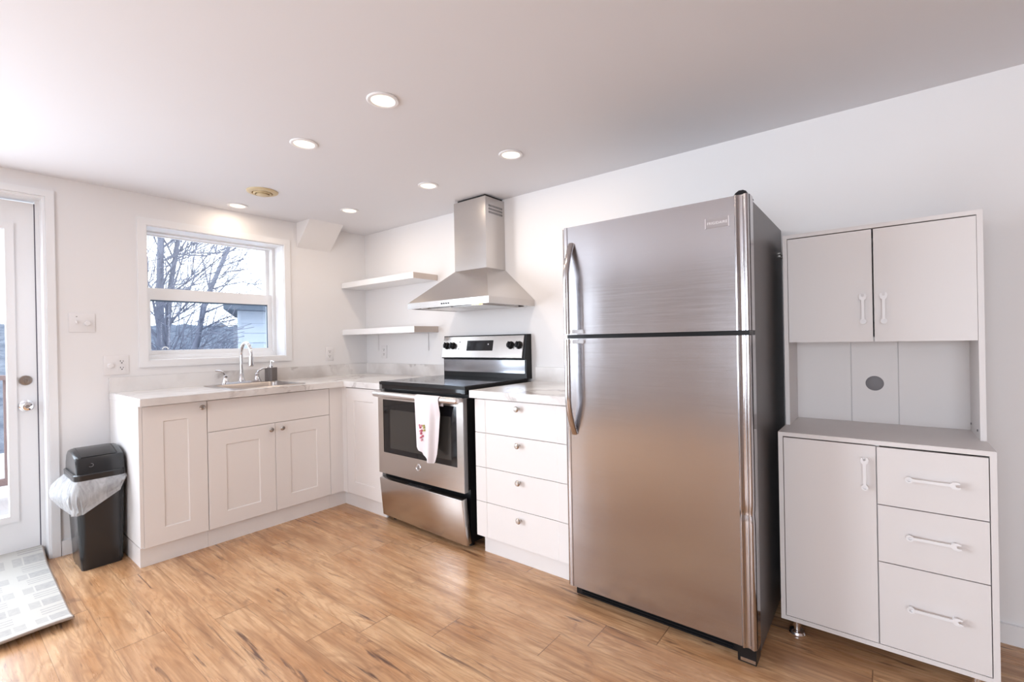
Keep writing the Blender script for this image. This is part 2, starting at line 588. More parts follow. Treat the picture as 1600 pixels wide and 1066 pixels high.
add_box(bm, -WT, 0, DY0, DY1, DZ, H)
add_box(bm, -WT, 0, -3.12, DY0, -0.02, H)
add_box(bm, -WT, 0, YF, -4.58, -0.02, H)
add_box(bm, -WT, 0, -4.58, -3.12, -0.02, 0.45)
add_box(bm, -WT, 0, -4.58, -3.12, 2.05, H)
structure('wall_left', bm, M_wall, 'white wall with the sink window and the glazed door', 'wall')
# sloped duct cover in the corner of wall and ceiling
bm = BM()
add_prism(bm, [(0, H), (0.212, H), (0.0, 1.978)], 'y', -0.640, -0.348)
structure('trim_1', bm, M_wall, 'white sloped box where left wall meets ceiling, beside the window', 'bulkhead')
def baseboard(name, x0, x1, y0, y1, h, label):
    structure(name, bbox(x0, x1, y0, y1, 0, h, 0.004), M_trim, label, 'baseboard')
baseboard('baseboard_back', 4.02, XR, -0.014, 0, 0.075, 'white baseboard along the wall right of the pantry cabinet')
baseboard('baseboard_left', 0, 0.014, -2.060, -1.838, 0.085, 'short white baseboard behind the trash bin')

# window over the sink
def build_window():
    t = thing('window_1', 'white double-hung window above the sink', 'window', (0, (WY0 + WY1) / 2, WZ0), kind='structure')
    bm = BM()
    frame_boxes(bm, 'x', 0.0, 0.013, -1.684, -0.703, 1.060, 2.026, 0.047, 0.040, 0.046)
    part('casing', bevel(bm, 0.002, 1), M_trim, t)
    bm = BM()
    frame_boxes(bm, 'x', -WT, 0.0, WY0, WY1, WZ0, WZ1, 0.006, 0.006, 0.006)
    part('jamb', bm, M_trim, t)
    bm = BM()
    frame_boxes(bm, 'x', -0.265, -0.145, WY0 + .006, WY1 - .006, WZ0 + .006, WZ1 - .006, 0.022, 0.030, 0.012)
    part('frame', bevel(bm, 0.002, 1), M_trim, t)
    u = BM()
    frame_boxes(u, 'x', -0.235, -0.205, -1.612, -0.772, 1.530, 1.966, 0.028, 0.060, 0.010)
    us = part('upper_sash', bevel(u, 0.003, 1), M_trim, t)
    part('pane', bbox(-0.222, -0.218, -1.590, -0.795, 1.580, 1.960), M_glass, us)
    l = BM()
    frame_boxes(l, 'x', -0.200, -0.165, -1.612, -0.772, 1.134, 1.592, 0.034, 0.032, 0.080)
    ls = part('lower_sash', bevel(l, 0.003, 1), M_trim, t)
    part('pane', bbox(-0.185, -0.181, -1.585, -0.795, 1.160, 1.520), M_glasslow, ls)
    g = BM()
    add_box(g, -0.1805, -0.174, -1.580, -0.806, 1.502, 1.514)
    add_box(g, -0.1805, -0.174, -0.812, -0.798, 1.166, 1.514)
    part('gasket', g, mat('blue_grey_gasket', (0.12, 0.18, 0.26), 0.6), ls, 'dark blue-grey glazing strip')
    k = BM()
    add_tube(k, [(-0.160, -1.50 + .016 * math.cos(a), 1.172 + .016 * math.sin(a)) for a in [PI * i / 8 for i in range(9)]], 0.004, 8)
    part('sash_lift', k, M_trim, ls)
build_window()

# glazed door at the left edge
def build_door():
    t = thing('door_1', 'white exterior door with a tall glass light, left edge', 'door', (0, DY1, 0), kind='structure')
    bm = BM()
    add_box(bm, 0.0, 0.016, DY1, DY1 + .037, 0, 2.092)
    add_box(bm, 0.0, 0.016, DY0 - .037, DY1, DZ, 2.092)
    add_box(bm, 0.0, 0.016, DY0 - .037, DY0, 0, DZ)
    part('casing', bevel(bm, 0.003, 2), M_trim, t)
    bm = BM()
    add_box(bm, -WT, 0.006, DY1 - .012, DY1 - .0005, 0, DZ)
    add_box(bm, -WT, 0.006, DY0 + .0005, DY0 + .012, 0, DZ)
    add_box(bm, -WT, 0.006, DY0 + .012, DY1 - .012, DZ - .012, DZ - .0005)
    add_box(bm, -WT, -0.165, DY1 - .024, DY1 - .012, 0, DZ - .012)
    add_box(bm, -0.165, -0.105, DY1 - .0275, DY1 - .012, 0, DZ - .012)
    part('jamb', bevel(bm, 0.002, 1), M_trim, t)
    part('threshold', bbox(-WT, -0.115, DY0 + .012, DY1 - .012, -0.01, 0.046, 0.004), M_grey, t)
    y0, y1, z0, z1, xa, xb = -2.975, -2.132, 0.052, 2.030, -0.164, -0.120
    bm = BM()
    frame_boxes(bm, 'x', xa, xb, y0, y1, z0, z1, 0.100, 0.190, 0.145)
    sl = part('door_slab', bevel(bm, 0.0015, 1), M_trim, t)
    bm = BM()
    frame_boxes(bm, 'x', xa - .008, xb + .012, y0 + .085, y1 - .082, z0 + .170, z1 - .126, 0.036, 0.036, 0.036)
    part('glass_frame', bevel(bm, 0.004, 2), M_trim, sl)
    part('pane', bbox(-0.145, -0.140, y0 + .11, y1 - .11, z0 + .20, z1 - .15), M_glass, sl)
    part('weatherstrip', bbox(-0.135, -0.1215, y1, y1 + .0045, z0, z1), mat('dark_weatherstrip', (0.10, 0.09, 0.13), 0.8), t)
    b = BM()
    add_lathe(b, (-0.1195, -2.178, 1.013), (1, 0, 0), [(0, 0), (.029, 0), (.029, .006), (.026, .010), (.012, .011), (.011, .013), (0, .013)])
    db = part('deadbolt', b, M_nickel, sl)
    b = BM()
    add_box(b, -0.108, -0.092, -2.182, -2.174, 0.996, 1.024)
    part('thumb_turn', bevel(b, .002), M_nickel, db)
    b = BM()
    add_lathe(b, (-0.1195, -2.178, 0.868), (1, 0, 0), [(0, 0), (.032, 0), (.032, .005), (.024, .010), (.012, .014), (.012, .034),
              (.020, .038), (.0265, .048), (.0265, .060), (.021, .070), (.010, .073), (.007, .070), (0, .070)])
    part('door_knob', b, M_chrome, sl)
build_door()

# ------------------------------------------------------------------ outdoors
bm = BM()
gr = []
for i in range(13):
    row = []
    for j in range(17):
        y = -9 + j * 2.5
        x = -0.6 - i * 1.6
        row.append(bm.verts.new((x, y, -1.6 - 0.05 * i + 0.12 * math.sin(i * 1.7 + j))))
    gr.append(row)
for a, b in zip(gr, gr[1:]):
    for j in range(16): bm.faces.new((a[j], a[j + 1], b[j + 1], b[j]))
structure('ground', bm, M_ground, 'pale winter yard outside the window', 'ground', smooth=True)
bm = BM()
rng = random.Random(8)
rows = []
for i in range(15):
    t_ = i / 14
    x = -19 - 43 * t_
    rows.append([bm.verts.new((x, -14 + j * 0.8, -2.2 + 6.0 * t_ ** 0.9 + rng.uniform(-.12, .12) * (1 + 1.2 * t_) + 0.012 * (j - 35) * t_)) for j in range(90)])
rows.append([bm.verts.new((-66, -14 + j * 0.8, -2)) for j in range(90)])
for a, b in zip(rows, rows[1:]):
    for j in range(89): bm.faces.new((a[j], a[j + 1], b[j + 1], b[j]))
structure('hillside', bm, M_hill, 'blue-grey wooded hillside on the horizon', 'hill', smooth=True)

def branch(bm, p, d, length, r, depth, rng, lean, n=7):
    pts, rs = [p.copy()], [r]
    k = max(3, int(length / 0.22))
    d = d.normalized()
    for i in range(k):
        d = (d + Vector((rng.uniform(-.10, .10), rng.uniform(-.10, .10), rng.uniform(-.06, .08))) + lean * 0.05).normalized()
        p = p + d * (length / k)
        pts.append(p.copy())
        rs.append(max(0.0050, r * (1 - 0.75 * (i + 1) / k)))
    add_tube(bm, pts, rs, n)
    if depth <= 0: return
    m = 4 if depth > 1 else 5
    for q in range(m):
        i = rng.randint(1, k - 1) if depth < 3 else 1 + int((k - 2) * q / max(1, m - 1))
        a = rng.uniform(0, 2 * PI)
        u, v = basis(d)
        side = u * math.cos(a) + v * math.sin(a)
        nd = (d * 0.75 + side * rng.uniform(.45, .85) + lean * 0.35).normalized()
        branch(bm, pts[i], nd, length * rng.uniform(.5, .72), rs[i] * 0.62, depth - 1, rng, lean, 5)
def tree(base, trunks, label, lean, seed):
    t = thing('bare_tree', label, 'tree', base)
    rng = random.Random(seed)
    tk = BM()
    br = BM()
    for pts, r in trunks:
        rs = [r * (1 - 0.55 * i / (len(pts) - 1)) for i in range(len(pts))]
        add_tube(tk, pts, rs, 12)
        for i in range(1, len(pts)):
            p, d = Vector(pts[i]), Vector(pts[i]) - Vector(pts[i - 1])
            for s in range(4):
                a = rng.uniform(0, 2 * PI)
                u, v = basis(d)
                nd = d.normalized() * 0.6 + (u * math.cos(a) + v * math.sin(a)) * 0.7 + lean * 0.5
                q = p - d * rng.uniform(0, .8)
                branch(br, q, nd, rng.uniform(.9, 1.7), rs[i] * 0.40, 2, rng, lean)
    part('trunk', tk, M_bark, t)
    part('branches', br, M_bark, t)
tree((-5.0, -.25, -1.7),
     [([(-5, -.30, -1.75), (-5, -.26, 0), (-5, -.245, 1.1), (-5, -.25, 1.9), (-5, -.225, 2.8), (-5, -.1, 4.2)], .078),
      ([(-5.05, -.14, -1.75), (-5.05, -.17, 0), (-5.05, -.155, 1.3), (-5.05, -.10, 2.1), (-5.05, .02, 2.9), (-5, .4, 4.2)], .055)],
     'bare two-stemmed haze-grey tree outside the left side of the window', Vector((0, .45, .35)), 3)
tree((-8.6, 1.21, -2.3),
     [([[-8.6, 1.21, -2.73], [-8.6, 1.27, -0.32], [-8.6, 1.35, 1.14], [-8.6, 1.57, 2.22], [-8.6, 1.91, 3.1], [-8.6, 2.27, 3.99], [-8.6, 2.58, 5.51]], .075)],
     'bare leaning tree outside the middle of the window', Vector((0, .75, .25)), 12)
def brush():
    bm = BM()
    rng = random.Random(5)
    for i in range(170):
        x = rng.uniform(-13.5, -10)
        y = rng.uniform(.4, 4.2)
        h = rng.uniform(1.6, 3.0)
        p = Vector((x, y, -2.3))
        q = p + Vector((rng.uniform(-.3, .3), rng.uniform(-.5, .7), h))
        add_tube(bm, [p, (p + q) / 2 + Vector((0, rng.uniform(-.15, .15), 0)), q], [.016, .011, .004], 4)
    o = link('brush_thicket', bm, M_bark)
    tag(o, 'tangle of bare brush below the hillside outside', 'brush', kind='stuff')
brush()
def house():
    t = thing('neighbour_house', 'pale sided house corner seen through the lower sash', 'house', (-7.0, 2.4, -1.9))
    bm = BM()
    k = .46                              # the side wall runs back and to the right
    def wedge(b, x0, x1, y0, y1, z0, z1):
        sh = lambda x, y: y + (-7.0 - x) * k if y < 3 else y
        add_hexa(b, [(x, sh(x, y), z) for z in (z0, z1) for y in (y0, y1) for x in (x0, x1)])
    wedge(bm, -9.5, -7.0, 1.645, 5.0, -2.2, 2.06)
    z = -1.9
    while z < 2.0:                      # lapped boards
        add_prism(bm, [(-7.0, z), (-6.975, z), (-7.0, z + .205)], 'y', 1.645, 5.0)
        z += .21
    part('siding', bm, M_siding, t, smooth=False)
    part('corner_board', bbox(-7.02, -6.965, 1.640, 1.700, -2.2, 2.06), M_siding, t)
    bm = BM()
    wedge(bm, -9.7, -6.62, 1.40, 5.1, 1.93, 2.06)
    wedge(bm, -9.7, -6.55, 1.37, 5.15, 2.0605, 2.09)
    part('roof', bm, M_roof, t, smooth=False)
house()
def deck():
    t = thing('porch_deck', 'weathered deck with a low rail outside the glazed door', 'deck', (-1.4, -2.4, -1.6))
    bm = BM()
    y = -3.6
    while y < -1.75:
        add_box(bm, -2.3, -0.32, y, y + .135, -0.14, -0.10)
        y += .14
    part('boards', bm, M_deck, t, smooth=False)
    bm = BM()
    add_box(bm, -2.28, -0.34, -3.58, -1.78, -0.26, -0.14)
    add_box(bm, -2.25, -2.13, -3.5, -3.38, -1.72, -0.26)
    add_box(bm, -2.25, -2.13, -2.0, -1.88, -1.72, -0.26)
    part('joist_frame', bm, M_deck, t, smooth=False)
    bm = BM()
    add_box(bm, -2.28, -2.18, -3.6, -1.76, 0.93, 0.97)
    add_box(bm, -2.25, -2.21, -3.6, -1.76, 0.02, 0.08)
    for i in range(13):
        add_box(bm, -2.25, -2.21, -3.56 + .145 * i, -3.52 + .145 * i, 0.08, 0.93)
    add_box(bm, -2.28, -2.18, -1.86, -1.76, -0.10, 0.93)
    add_box(bm, -2.28, -2.18, -3.6, -3.5, -0.10, 0.93)
    part('railing', bm, M_rail, t, smooth=False)
deck()

# ------------------------------------------------------------------ kitchen base cabinets
CT, CB = 0.9144, 0.8735
FF = 0.601            # front of the sink run doors
PF = 0.575            # its plinth
DF = -0.632           # front of the stove wall fronts
Z0, ZT = 0.1034, 0.866
def knob(parent, p, axis, m=M_nickel):
    b = BM()
    add_lathe(b, p, axis, [(0, -.004), (.006, -.004), (.006, .012), (.011, .016), (.0155, .020), (.0155, .024), (.011, .029), (0, .0305)], 20)
    part('knob', b, m, parent)
def fx(y0, z0, x=FF - .018):      # sink run: out is +x, u runs towards -y .. seen from the room
    return lambda u, v, o: (x + o, y0 + u, z0 + v)
def fy(x0, z0, y=DF + .018):
    return lambda u, v, o: (x0 + u, y - o, z0 + v)
def front(name, parent, fmap, W, Hh, stile, rail):
    b = BM()
    shaker(b, fmap, W, Hh, 0.018, stile, rail)
    return part(name, b, M_cab, parent, smooth=False)

def carcass(t, x0, x1, y0, y1, z0, z1, wall=0.016, open_side='x'):
    """open-fronted cabinet box so that the gaps between fronts read dark"""
    b = BM()
    if open_side == 'x':
        add_box(b, x0, x1, y0, y0 + wall, z0, z1)
        add_box(b, x0, x1, y1 - wall, y1, z0, z1)
        add_box(b, x0, x0 + wall, y0 + wall, y1 - wall, z0, z1)
        add_box(b, x0 + wall, x1, y0 + wall, y1 - wall, z0, z0 + wall)
        add_box(b, x0 + wall, x1, y0 + wall, y1 - wall, z1 - wall, z1)
    else:
        add_box(b, x0, x0 + wall, y0, y1, z0, z1)
        add_box(b, x1 - wall, x1, y0, y1, z0, z1)
        add_box(b, x0 + wall, x1 - wall, y1 - wall, y1, z0, z1)
        add_box(b, x0 + wall, x1 - wall, y0, y1 - wall, z0, z0 + wall)
        add_box(b, x0 + wall, x1 - wall, y0, y1 - wall, z1 - wall, z1)
    return part('body', b, M_cab, t, smooth=False)

# narrow cabinet at the end of the sink run
t = thing('base_cabinet', 'narrow one-door white base cabinet beside the trash bin', 'cabinet', (0.3, -1.66, 0))
carcass(t, 0.003, FF - .020, -1.8173, -1.5085, Z0, CB - .001)
part('end_panel', bbox(0.003, FF, -1.8335, -1.8178, Z0 + .012, CB - .001, .001, 1), M_cab, t)
part('plinth', bbox(0.003, PF, -1.8300, -1.5085, 0.0, Z0 - .001), M_cab, t)
d = front('door', t, fx(-1.8165, Z0 + .001), .3065, ZT - Z0, .093, .088)
knob(d, (FF, -1.538, 0.833), (1, 0, 0))
# sink cabinet
t = thing('base_cabinet', 'wide two-door white cabinet under the sink', 'cabinet', (0.3, -1.12, 0))
b = BM()
add_box(b, 0.003, FF - .02, -1.5075, -1.4915, Z0, CB - .001)
add_box(b, 0.003, FF - .02, -0.7485, -0.7325, Z0, CB - .001)
add_box(b, 0.003, FF - .02, -1.4915, -0.7485, Z0, Z0 + .016)
add_box(b, 0.003, 0.015, -1.4915, -0.7485, Z0 + .016, CB - .2)
part('body', b, M_cab, t, smooth=False)
part('plinth', bbox(0.42, PF, -1.5075, -0.7325, 0, Z0 - .001), M_cab, t)
front('false_drawer_front', t, fx(-1.5065, 0.6800), .7725, ZT - .680, 0, 0)
d = front('door', t, fx(-1.5065, Z0 + .001), .3885, .6765 - Z0, .097, .085)
knob(d, (FF, -1.150, 0.640), (1, 0, 0))
d = front('door', t, fx(-1.1155, Z0 + .001), .3815, .6765 - Z0, .097, .085)
knob(d, (FF, -1.078, 0.640), (1, 0, 0))
# corner cabinet with a filler, its door faces the room beside the stove
t = thing('base_cabinet', 'white corner base cabinet left of the stove', 'cabinet', (0.55, -0.3, 0))
b = BM()
add_box(b, 0.003, 1.072, -0.019, -0.003, Z0, CB - .001)
add_box(b, 1.056, 1.072, DF + .02, -0.019, Z0, CB - .001)
add_box(b, 0.003, 1.056, DF + .02, -0.019, Z0, Z0 + .016)
add_box(b, 0.003, 0.019, DF + .02, -0.019, Z0 + .016, CB - .001)
part('body', b, M_cab, t, smooth=False)
b = BM()
add_prism(b, [(FF - .018, -0.7318), (FF, -0.7318), (FF, DF), (.655, DF), (.655, DF + .018), (FF - .018, DF + .018)], 'z', Z0, CB - .002)
part('filler', b, M_cab, t, smooth=False)
b = BM()
add_box(b, PF - .016, PF, -0.7318, -0.600, 0, Z0 - .001)
add_box(b, PF - .016, 1.072, -0.600, -0.584, 0, Z0 - .001)
part('plinth', b, M_cab, t, smooth=False)
front('door', t, fy(.657, Z0 + .001), 1.071 - .657, ZT - Z0, .090, .088)
# drawer cabinet
t = thing('drawer_cabinet', 'white four-drawer base cabinet between stove and fridge', 'cabinet', (2.22, -0.3, 0))
DX0, DX1 = 1.9294, 2.545
carcass(t, DX0, DX1, DF + .020, -0.003, Z0, CB - .001, open_side='y')
part('plinth', bbox(DX0 + .016, DX1, -0.585, -0.569, 0, Z0 - .001), M_cab, t)
zs = [Z0 + .001, 0.2989, 0.4897, 0.6807, ZT]
for k in range(4):
    b = BM()
    W_ = DX1 - DX0 - .002
    hgt = zs[k + 1] - zs[k] - .003
    x0, z0 = DX0 + .001, zs[k] + .0015
    y0 = DF + .018
    prof = [(0, 0), (W_, 0), (W_, .018), (W_ - .073, .018), (W_ - .077, .0155), (.077, .0155), (.073, .018), (0, .018)]
    add_prism(b, [(x0 + u, y0 - o) for u, o in prof], 'z', z0, z0 + hgt)
    dr = part('drawer', b, M_cab, t, smooth=False)
    knob(dr, (2.236, DF + .0025, (0.253, 0.448, 0.641, 0.831)[k]), (0, -1, 0))

# worktops
SX0, SX1, SY0, SY1 = 0.078, 0.575, -1.362, -0.880       # sink rim
HX0, HX1, HY0, HY1 = 0.160, 0.552, -1.336, -0.906       # bowl opening
def worktop_l():
    t = thing('worktop', 'L-shaped white marble-look worktop around the sink', 'worktop', (0.3, -0.9, CB))
    b = BM()
    xs = [0.002, HX0, HX1, 0.647, 1.076]
    ys = [-1.8354, HY0, HY1, -0.647, -0.002]
    V = {}
    def vert(i, j, z):
        k = (i, j, z)
        if k not in V: V[k] = b.verts.new((xs[i], ys[j], z))
        return V[k]
    cells = [(i, j) for i in range(4) for j in range(4) if not (i == 1 and j == 1) and not (i == 3 and j < 3)]
    for i, j in cells:
        for z, rev in ((CT, 0), (CB, 1)):
            q = [vert(i, j, z), vert(i + 1, j, z), vert(i + 1, j + 1, z), vert(i, j + 1, z)]
            b.faces.new(q[::-1] if rev else q)
    cs = set(cells)
    for i, j in cells:
        for di, dj, a, c in ((-1, 0, (0, 0), (0, 1)), (1, 0, (1, 0), (1, 1)), (0, -1, (0, 0), (1, 0)), (0, 1, (0, 1), (1, 1))):
            if (i + di, j + dj) in cs: continue
            b.faces.new((vert(i + a[0], j + a[1], CB), vert(i + c[0], j + c[1], CB), vert(i + c[0], j + c[1], CT), vert(i + a[0], j + a[1], CT)))
    bmesh.ops.recalc_face_normals(b, faces=b.faces)
    e = [e for e in b.edges if len(e.link_faces) == 2 and e.calc_face_angle(0) > 1.0 and min(v.co.z for v in e.verts) > CT - .001]
    bmesh.ops.bevel(b, geom=e, offset=.004, segments=2, affect='EDGES')
    part('slab', b, M_marble, t)
    b = BM()
    add_box(b, 0.002, 0.020, -1.8354, -0.020, CT, 1.0064)
    add_box(b, 0.002, 1.076, -0.020, -0.002, CT, 1.0064)
    part('backsplash', b, M_marble, t, smooth=False)
worktop_l()
t = thing('worktop', 'short marble-look worktop on the drawer cabinet', 'worktop', (2.2, -0.3, CB))
part('slab', bbox(1.915, 2.556, -0.660, -0.002, CB, CT, .004), M_marble, t)
part('backsplash', bbox(1.915, 2.556, -0.020, -0.002, CT, 1.0064, .001, 1), M_marble, t)

# ------------------------------------------------------------------ sink, faucet, dispenser
def sink():
    t = thing('kitchen_sink', 'single-bowl stainless drop-in sink under the window', 'sink', ((SX0 + SX1) / 2, (SY0 + SY1) / 2, CT))
    def rr(x0, x1, y0, y1, r, z, n=6):
        out = []
        for cx, cy, a0 in ((x1 - r, y1 - r, 0), (x0 + r, y1 - r, PI / 2), (x0 + r, y0 + r, PI), (x1 - r, y0 + r, 1.5 * PI)):
            for k in range(n + 1):
                a = a0 + PI / 2 * k / n
                out.append((cx + r * math.cos(a), cy + r * math.sin(a), z))
        return out
    z = CT
    i = .004
    loops = [rr(SX0, SX1, SY0, SY1, .03, z + .0005), rr(SX0 + .003, SX1 - .003, SY0 + .003, SY1 - .003, .03, z + .004),
             rr(HX0 - .001, HX1 + .001, HY0 - .001, HY1 + .001, .05, z + .004),
             rr(HX0 + i, HX1 - i, HY0 + i, HY1 - i, .05, z - .004),
             rr(HX0 + .012, HX1 - .012, HY0 + .012, HY1 - .012, .05, z - .15),
             rr(HX0 + .04, HX1 - .04, HY0 + .04, HY1 - .04, .05, z - .172)]
    b = BM()
    L = [[b.verts.new(p) for p in lp] for lp in loops]
    n = len(L[0])
    for A, B in zip(L, L[1:]):
        for k in range(n): b.faces.new((A[k], A[(k + 1) % n], B[(k + 1) % n], B[k]))
    b.faces.new(L[-1])
    part('basin', b, M_sink, t)
    b = BM()
    add_lathe(b, ((HX0 + HX1) / 2, (HY0 + HY1) / 2, z - .171), (0, 0, 1), [(0, 0), (.045, 0), (.045, .003), (.03, .002), (0, .001)])
    part('drain', b, M_chrome, t)
sink()
def faucet():
    fx_, fy_, z = 0.118, -1.125, CT + .0045
    t = thing('kitchen_faucet', 'chrome gooseneck faucet with two lever handles', 'faucet', (fx_, fy_, z))
    b = BM()
    pts = [(fx_ + .028 * math.cos(a), fy_ + (.105 if math.sin(a) > 0 else -.105) + .028 * math.sin(a)) for a in [2 * PI * k / 32 + .01 for k in range(32)]]
    add_prism(b, pts, 'z', z, z + .014)
    part('base_plate', bevel(b, .003), M_chrome, t)
    b = BM()
    add_lathe(b, (fx_, fy_, z + .014), (0, 0, 1), [(.024, 0), (.024, .006), (.018, .018), (.015, .045), (.0125, .06)])
    p = [(fx_, fy_, z + .06), (fx_, fy_, z + .12), (fx_, fy_, z + .20)]
    rr_ = .082
    for k in range(1, 15):
        a = PI - k * (PI * 1.06) / 14
        p.append((fx_ + rr_ + rr_ * math.cos(a), fy_, z + .205 + rr_ * math.sin(a)))
    add_tube(b, p, .0115, 16)
    e = Vector(p[-1])
    part('spout', b, M_chrome, t)
    b = BM()
    dd = (Vector(p[-1]) - Vector(p[-2])).normalized()
    add_lathe(b, e - dd * .004, dd, [(.0125, 0), (.014, .006), (.014, .03), (.017, .05), (.017, .066), (.013, .07), (0, .07)], 20)
    part('spray_head', b, M_chrome, t)
    for s in (-1, 1):
        y = fy_ + s * .105
        b = BM()
        add_lathe(b, (fx_, y, z + .014), (0, 0, 1), [(.023, 0), (.021, .012), (.013, .032), (.015, .042), (.010, .052), (0, .054)])
        add_tube(b, [(fx_, y, z + .055), (fx_ + .004, y + s * .012, z + .082), (fx_ + .008, y + s * .035, z + .094), (fx_ + .010, y + s * .066, z + .098)],
                 [.009, .007, .006, .0055], 12, .8)
        part('lever_handle', b, M_chrome, t)
faucet()
def dispenser():
    x, y, z = 0.118, -0.918, CT + .0045
    t = thing('soap_dispenser', 'grey ribbed square soap dispenser right of the faucet', 'soap dispenser', (x, y, z), R(28))
    b = BM()
    hw = .030
    prof = []
    n = 9
    for side in range(4):
        for k in range(n):
            u = -hw + 2 * hw * k / n
            o = hw + (.0022 if k % 2 else 0)
            a = side * PI / 2
            prof.append((u * math.cos(a) + o * math.sin(a), u * math.sin(a) - o * math.cos(a)))
    add_prism(b, prof, 'z', 0, .100)
    part('bottle', b, mat('grey_brown_resin', (0.17, 0.15, 0.145), 0.55), t, local=True, smooth=False)
    b = BM()
    add_lathe(b, (0, 0, .100), (0, 0, 1), [(.016, 0), (.016, .014), (.007, .018), (.006, .040), (.011, .042), (.011, .052), (0, .053)])
    add_tube(b, [(0, 0, .147), (.02, -.008, .149), (.036, -.014, .142)], [.006, .005, .004], 10)
    part('pump', b, M_chrome, t, local=True)
dispenser()

# ------------------------------------------------------------------ wall plates
def plate(name, label, cat, p, axis, w_, h_, devices):
    """axis 'x': on the left wall, 'y': on the back wall; devices: list of (offset, kind)"""
    t = thing(name, label, cat, p)
    ax = axis == 'x'
    def q(u, v, o):
        return (p[0] + o, p[1] + u, p[2] + v) if ax else (p[0] + u, p[1] - o, p[2] + v)
    def qb(b, u0, u1, v0, v1, o0, o1):
        c = [q(u, v, o) for v in (v0, v1) for o in (o0, o1) for u in (u0, u1)]
        add_hexa(b, c)
    b = BM()
    qb(b, -w_ / 2, w_ / 2, -h_ / 2, h_ / 2, .0005, .006)
    bmesh.ops.recalc_face_normals(b, faces=b.faces)
    part('cover_plate', bevel(b, .002), M_plast, t)
    for off, kind in devices:
        b = BM()
        if kind == 'toggle':
            qb(b, off - .006, off + .006, -.012, .012, .006, .008)
            add_hexa(b, [q(off + du, v, o) for v, o1, o2 in ((-.002, .008, .020), (.010, .008, .022)) for o in (o1, o2) for du in (-.004, .004)])
            part('toggle', b, M_plast, t, smooth=False)
            b = BM()
            qb(b, off - .003, off + .003, .034, .038, .0055, .0066)
            part('screw', b, M_grey, t)
        elif kind == 'dial':
            add_lathe(b, q(off, -.003, .006), (1, 0, 0) if ax else (0, -1, 0), [(.016, 0), (.015, .010), (.012, .013), (0, .0135)])
            part('dial', b, M_plast, t)
        else:
            for s in (-1, 1):
                b = BM()
                qb(b, off - .015, off + .015, s * .020 - .014, s * .020 + .014, .006, .0075)
                so = part('socket', b, M_plast, t)
                b = BM()
                qb(b, off - .0085, off - .0055, s * .020 + .000, s * .020 + .009, .0075, .0082)
                qb(b, off + .0050, off + .0080, s * .020 + .000, s * .020 + .007, .0075, .0082)
                qb(b, off - .003, off + .003, s * .020 - .010, s * .020 - .004, .0075, .0082)
                part('slots', b, M_dark, so, smooth=False)
plate('light_switch', 'white double switch plate between door and window', 'light switch', (0, -1.952, 1.341), 'x', .117, .112, [(-.024, 'toggle'), (.024, 'dial')])
plate('wall_outlet', 'white two-gang outlet plate left of the window, above the worktop end', 'outlet', (0, -1.798, 1.082), 'x', .122, .120, [(-.028, 'dial'), (.026, 'duplex')])
plate('wall_outlet', 'single white outlet on the wall right of the window', 'outlet', (0, -.374, 1.103), 'x', .072, .116, [(0, 'duplex')])
plate('wall_outlet', 'faint white outlet under the lower shelf', 'outlet', (.266, 0, 1.107), 'y', .072, .116, [(0, 'duplex')])

# ------------------------------------------------------------------ shelves
M_end_shade = mat('shaded_raw_edge', (0.60, 0.52, 0.47), 0.5)  # raw edge tone, with the shade of the right-facing end mixed in
def shelf(label, z0, z1, brackets):
    t = thing('wall_shelf', label, 'shelf', (.48, -.12, z0))
    part('board', bbox(0.003, .9656, -.2464, -.002, z0, z1, .0015, 1), M_trim, t)
    part('shaded_raw_end', bbox(.9656, .9666, -.2460, -.002, z0 + .0005, z1 - .0005), M_end_shade, t, 'raw beige end face with shade in its colour', smooth=False)
    for x in brackets:
        b = BM()
        add_box(b, x - .011, x + .011, -.205, -.003, z0 - .004, z0)
        add_box(b, x - .011, x + .011, -.007, -.003, z0 - .145, z0 - .004)
        part('bracket', b, M_plast, t, smooth=False)
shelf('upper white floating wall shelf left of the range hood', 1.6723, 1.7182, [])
shelf('lower white wall shelf on two thin brackets', 1.2631, 1.3104, [.178, .840])

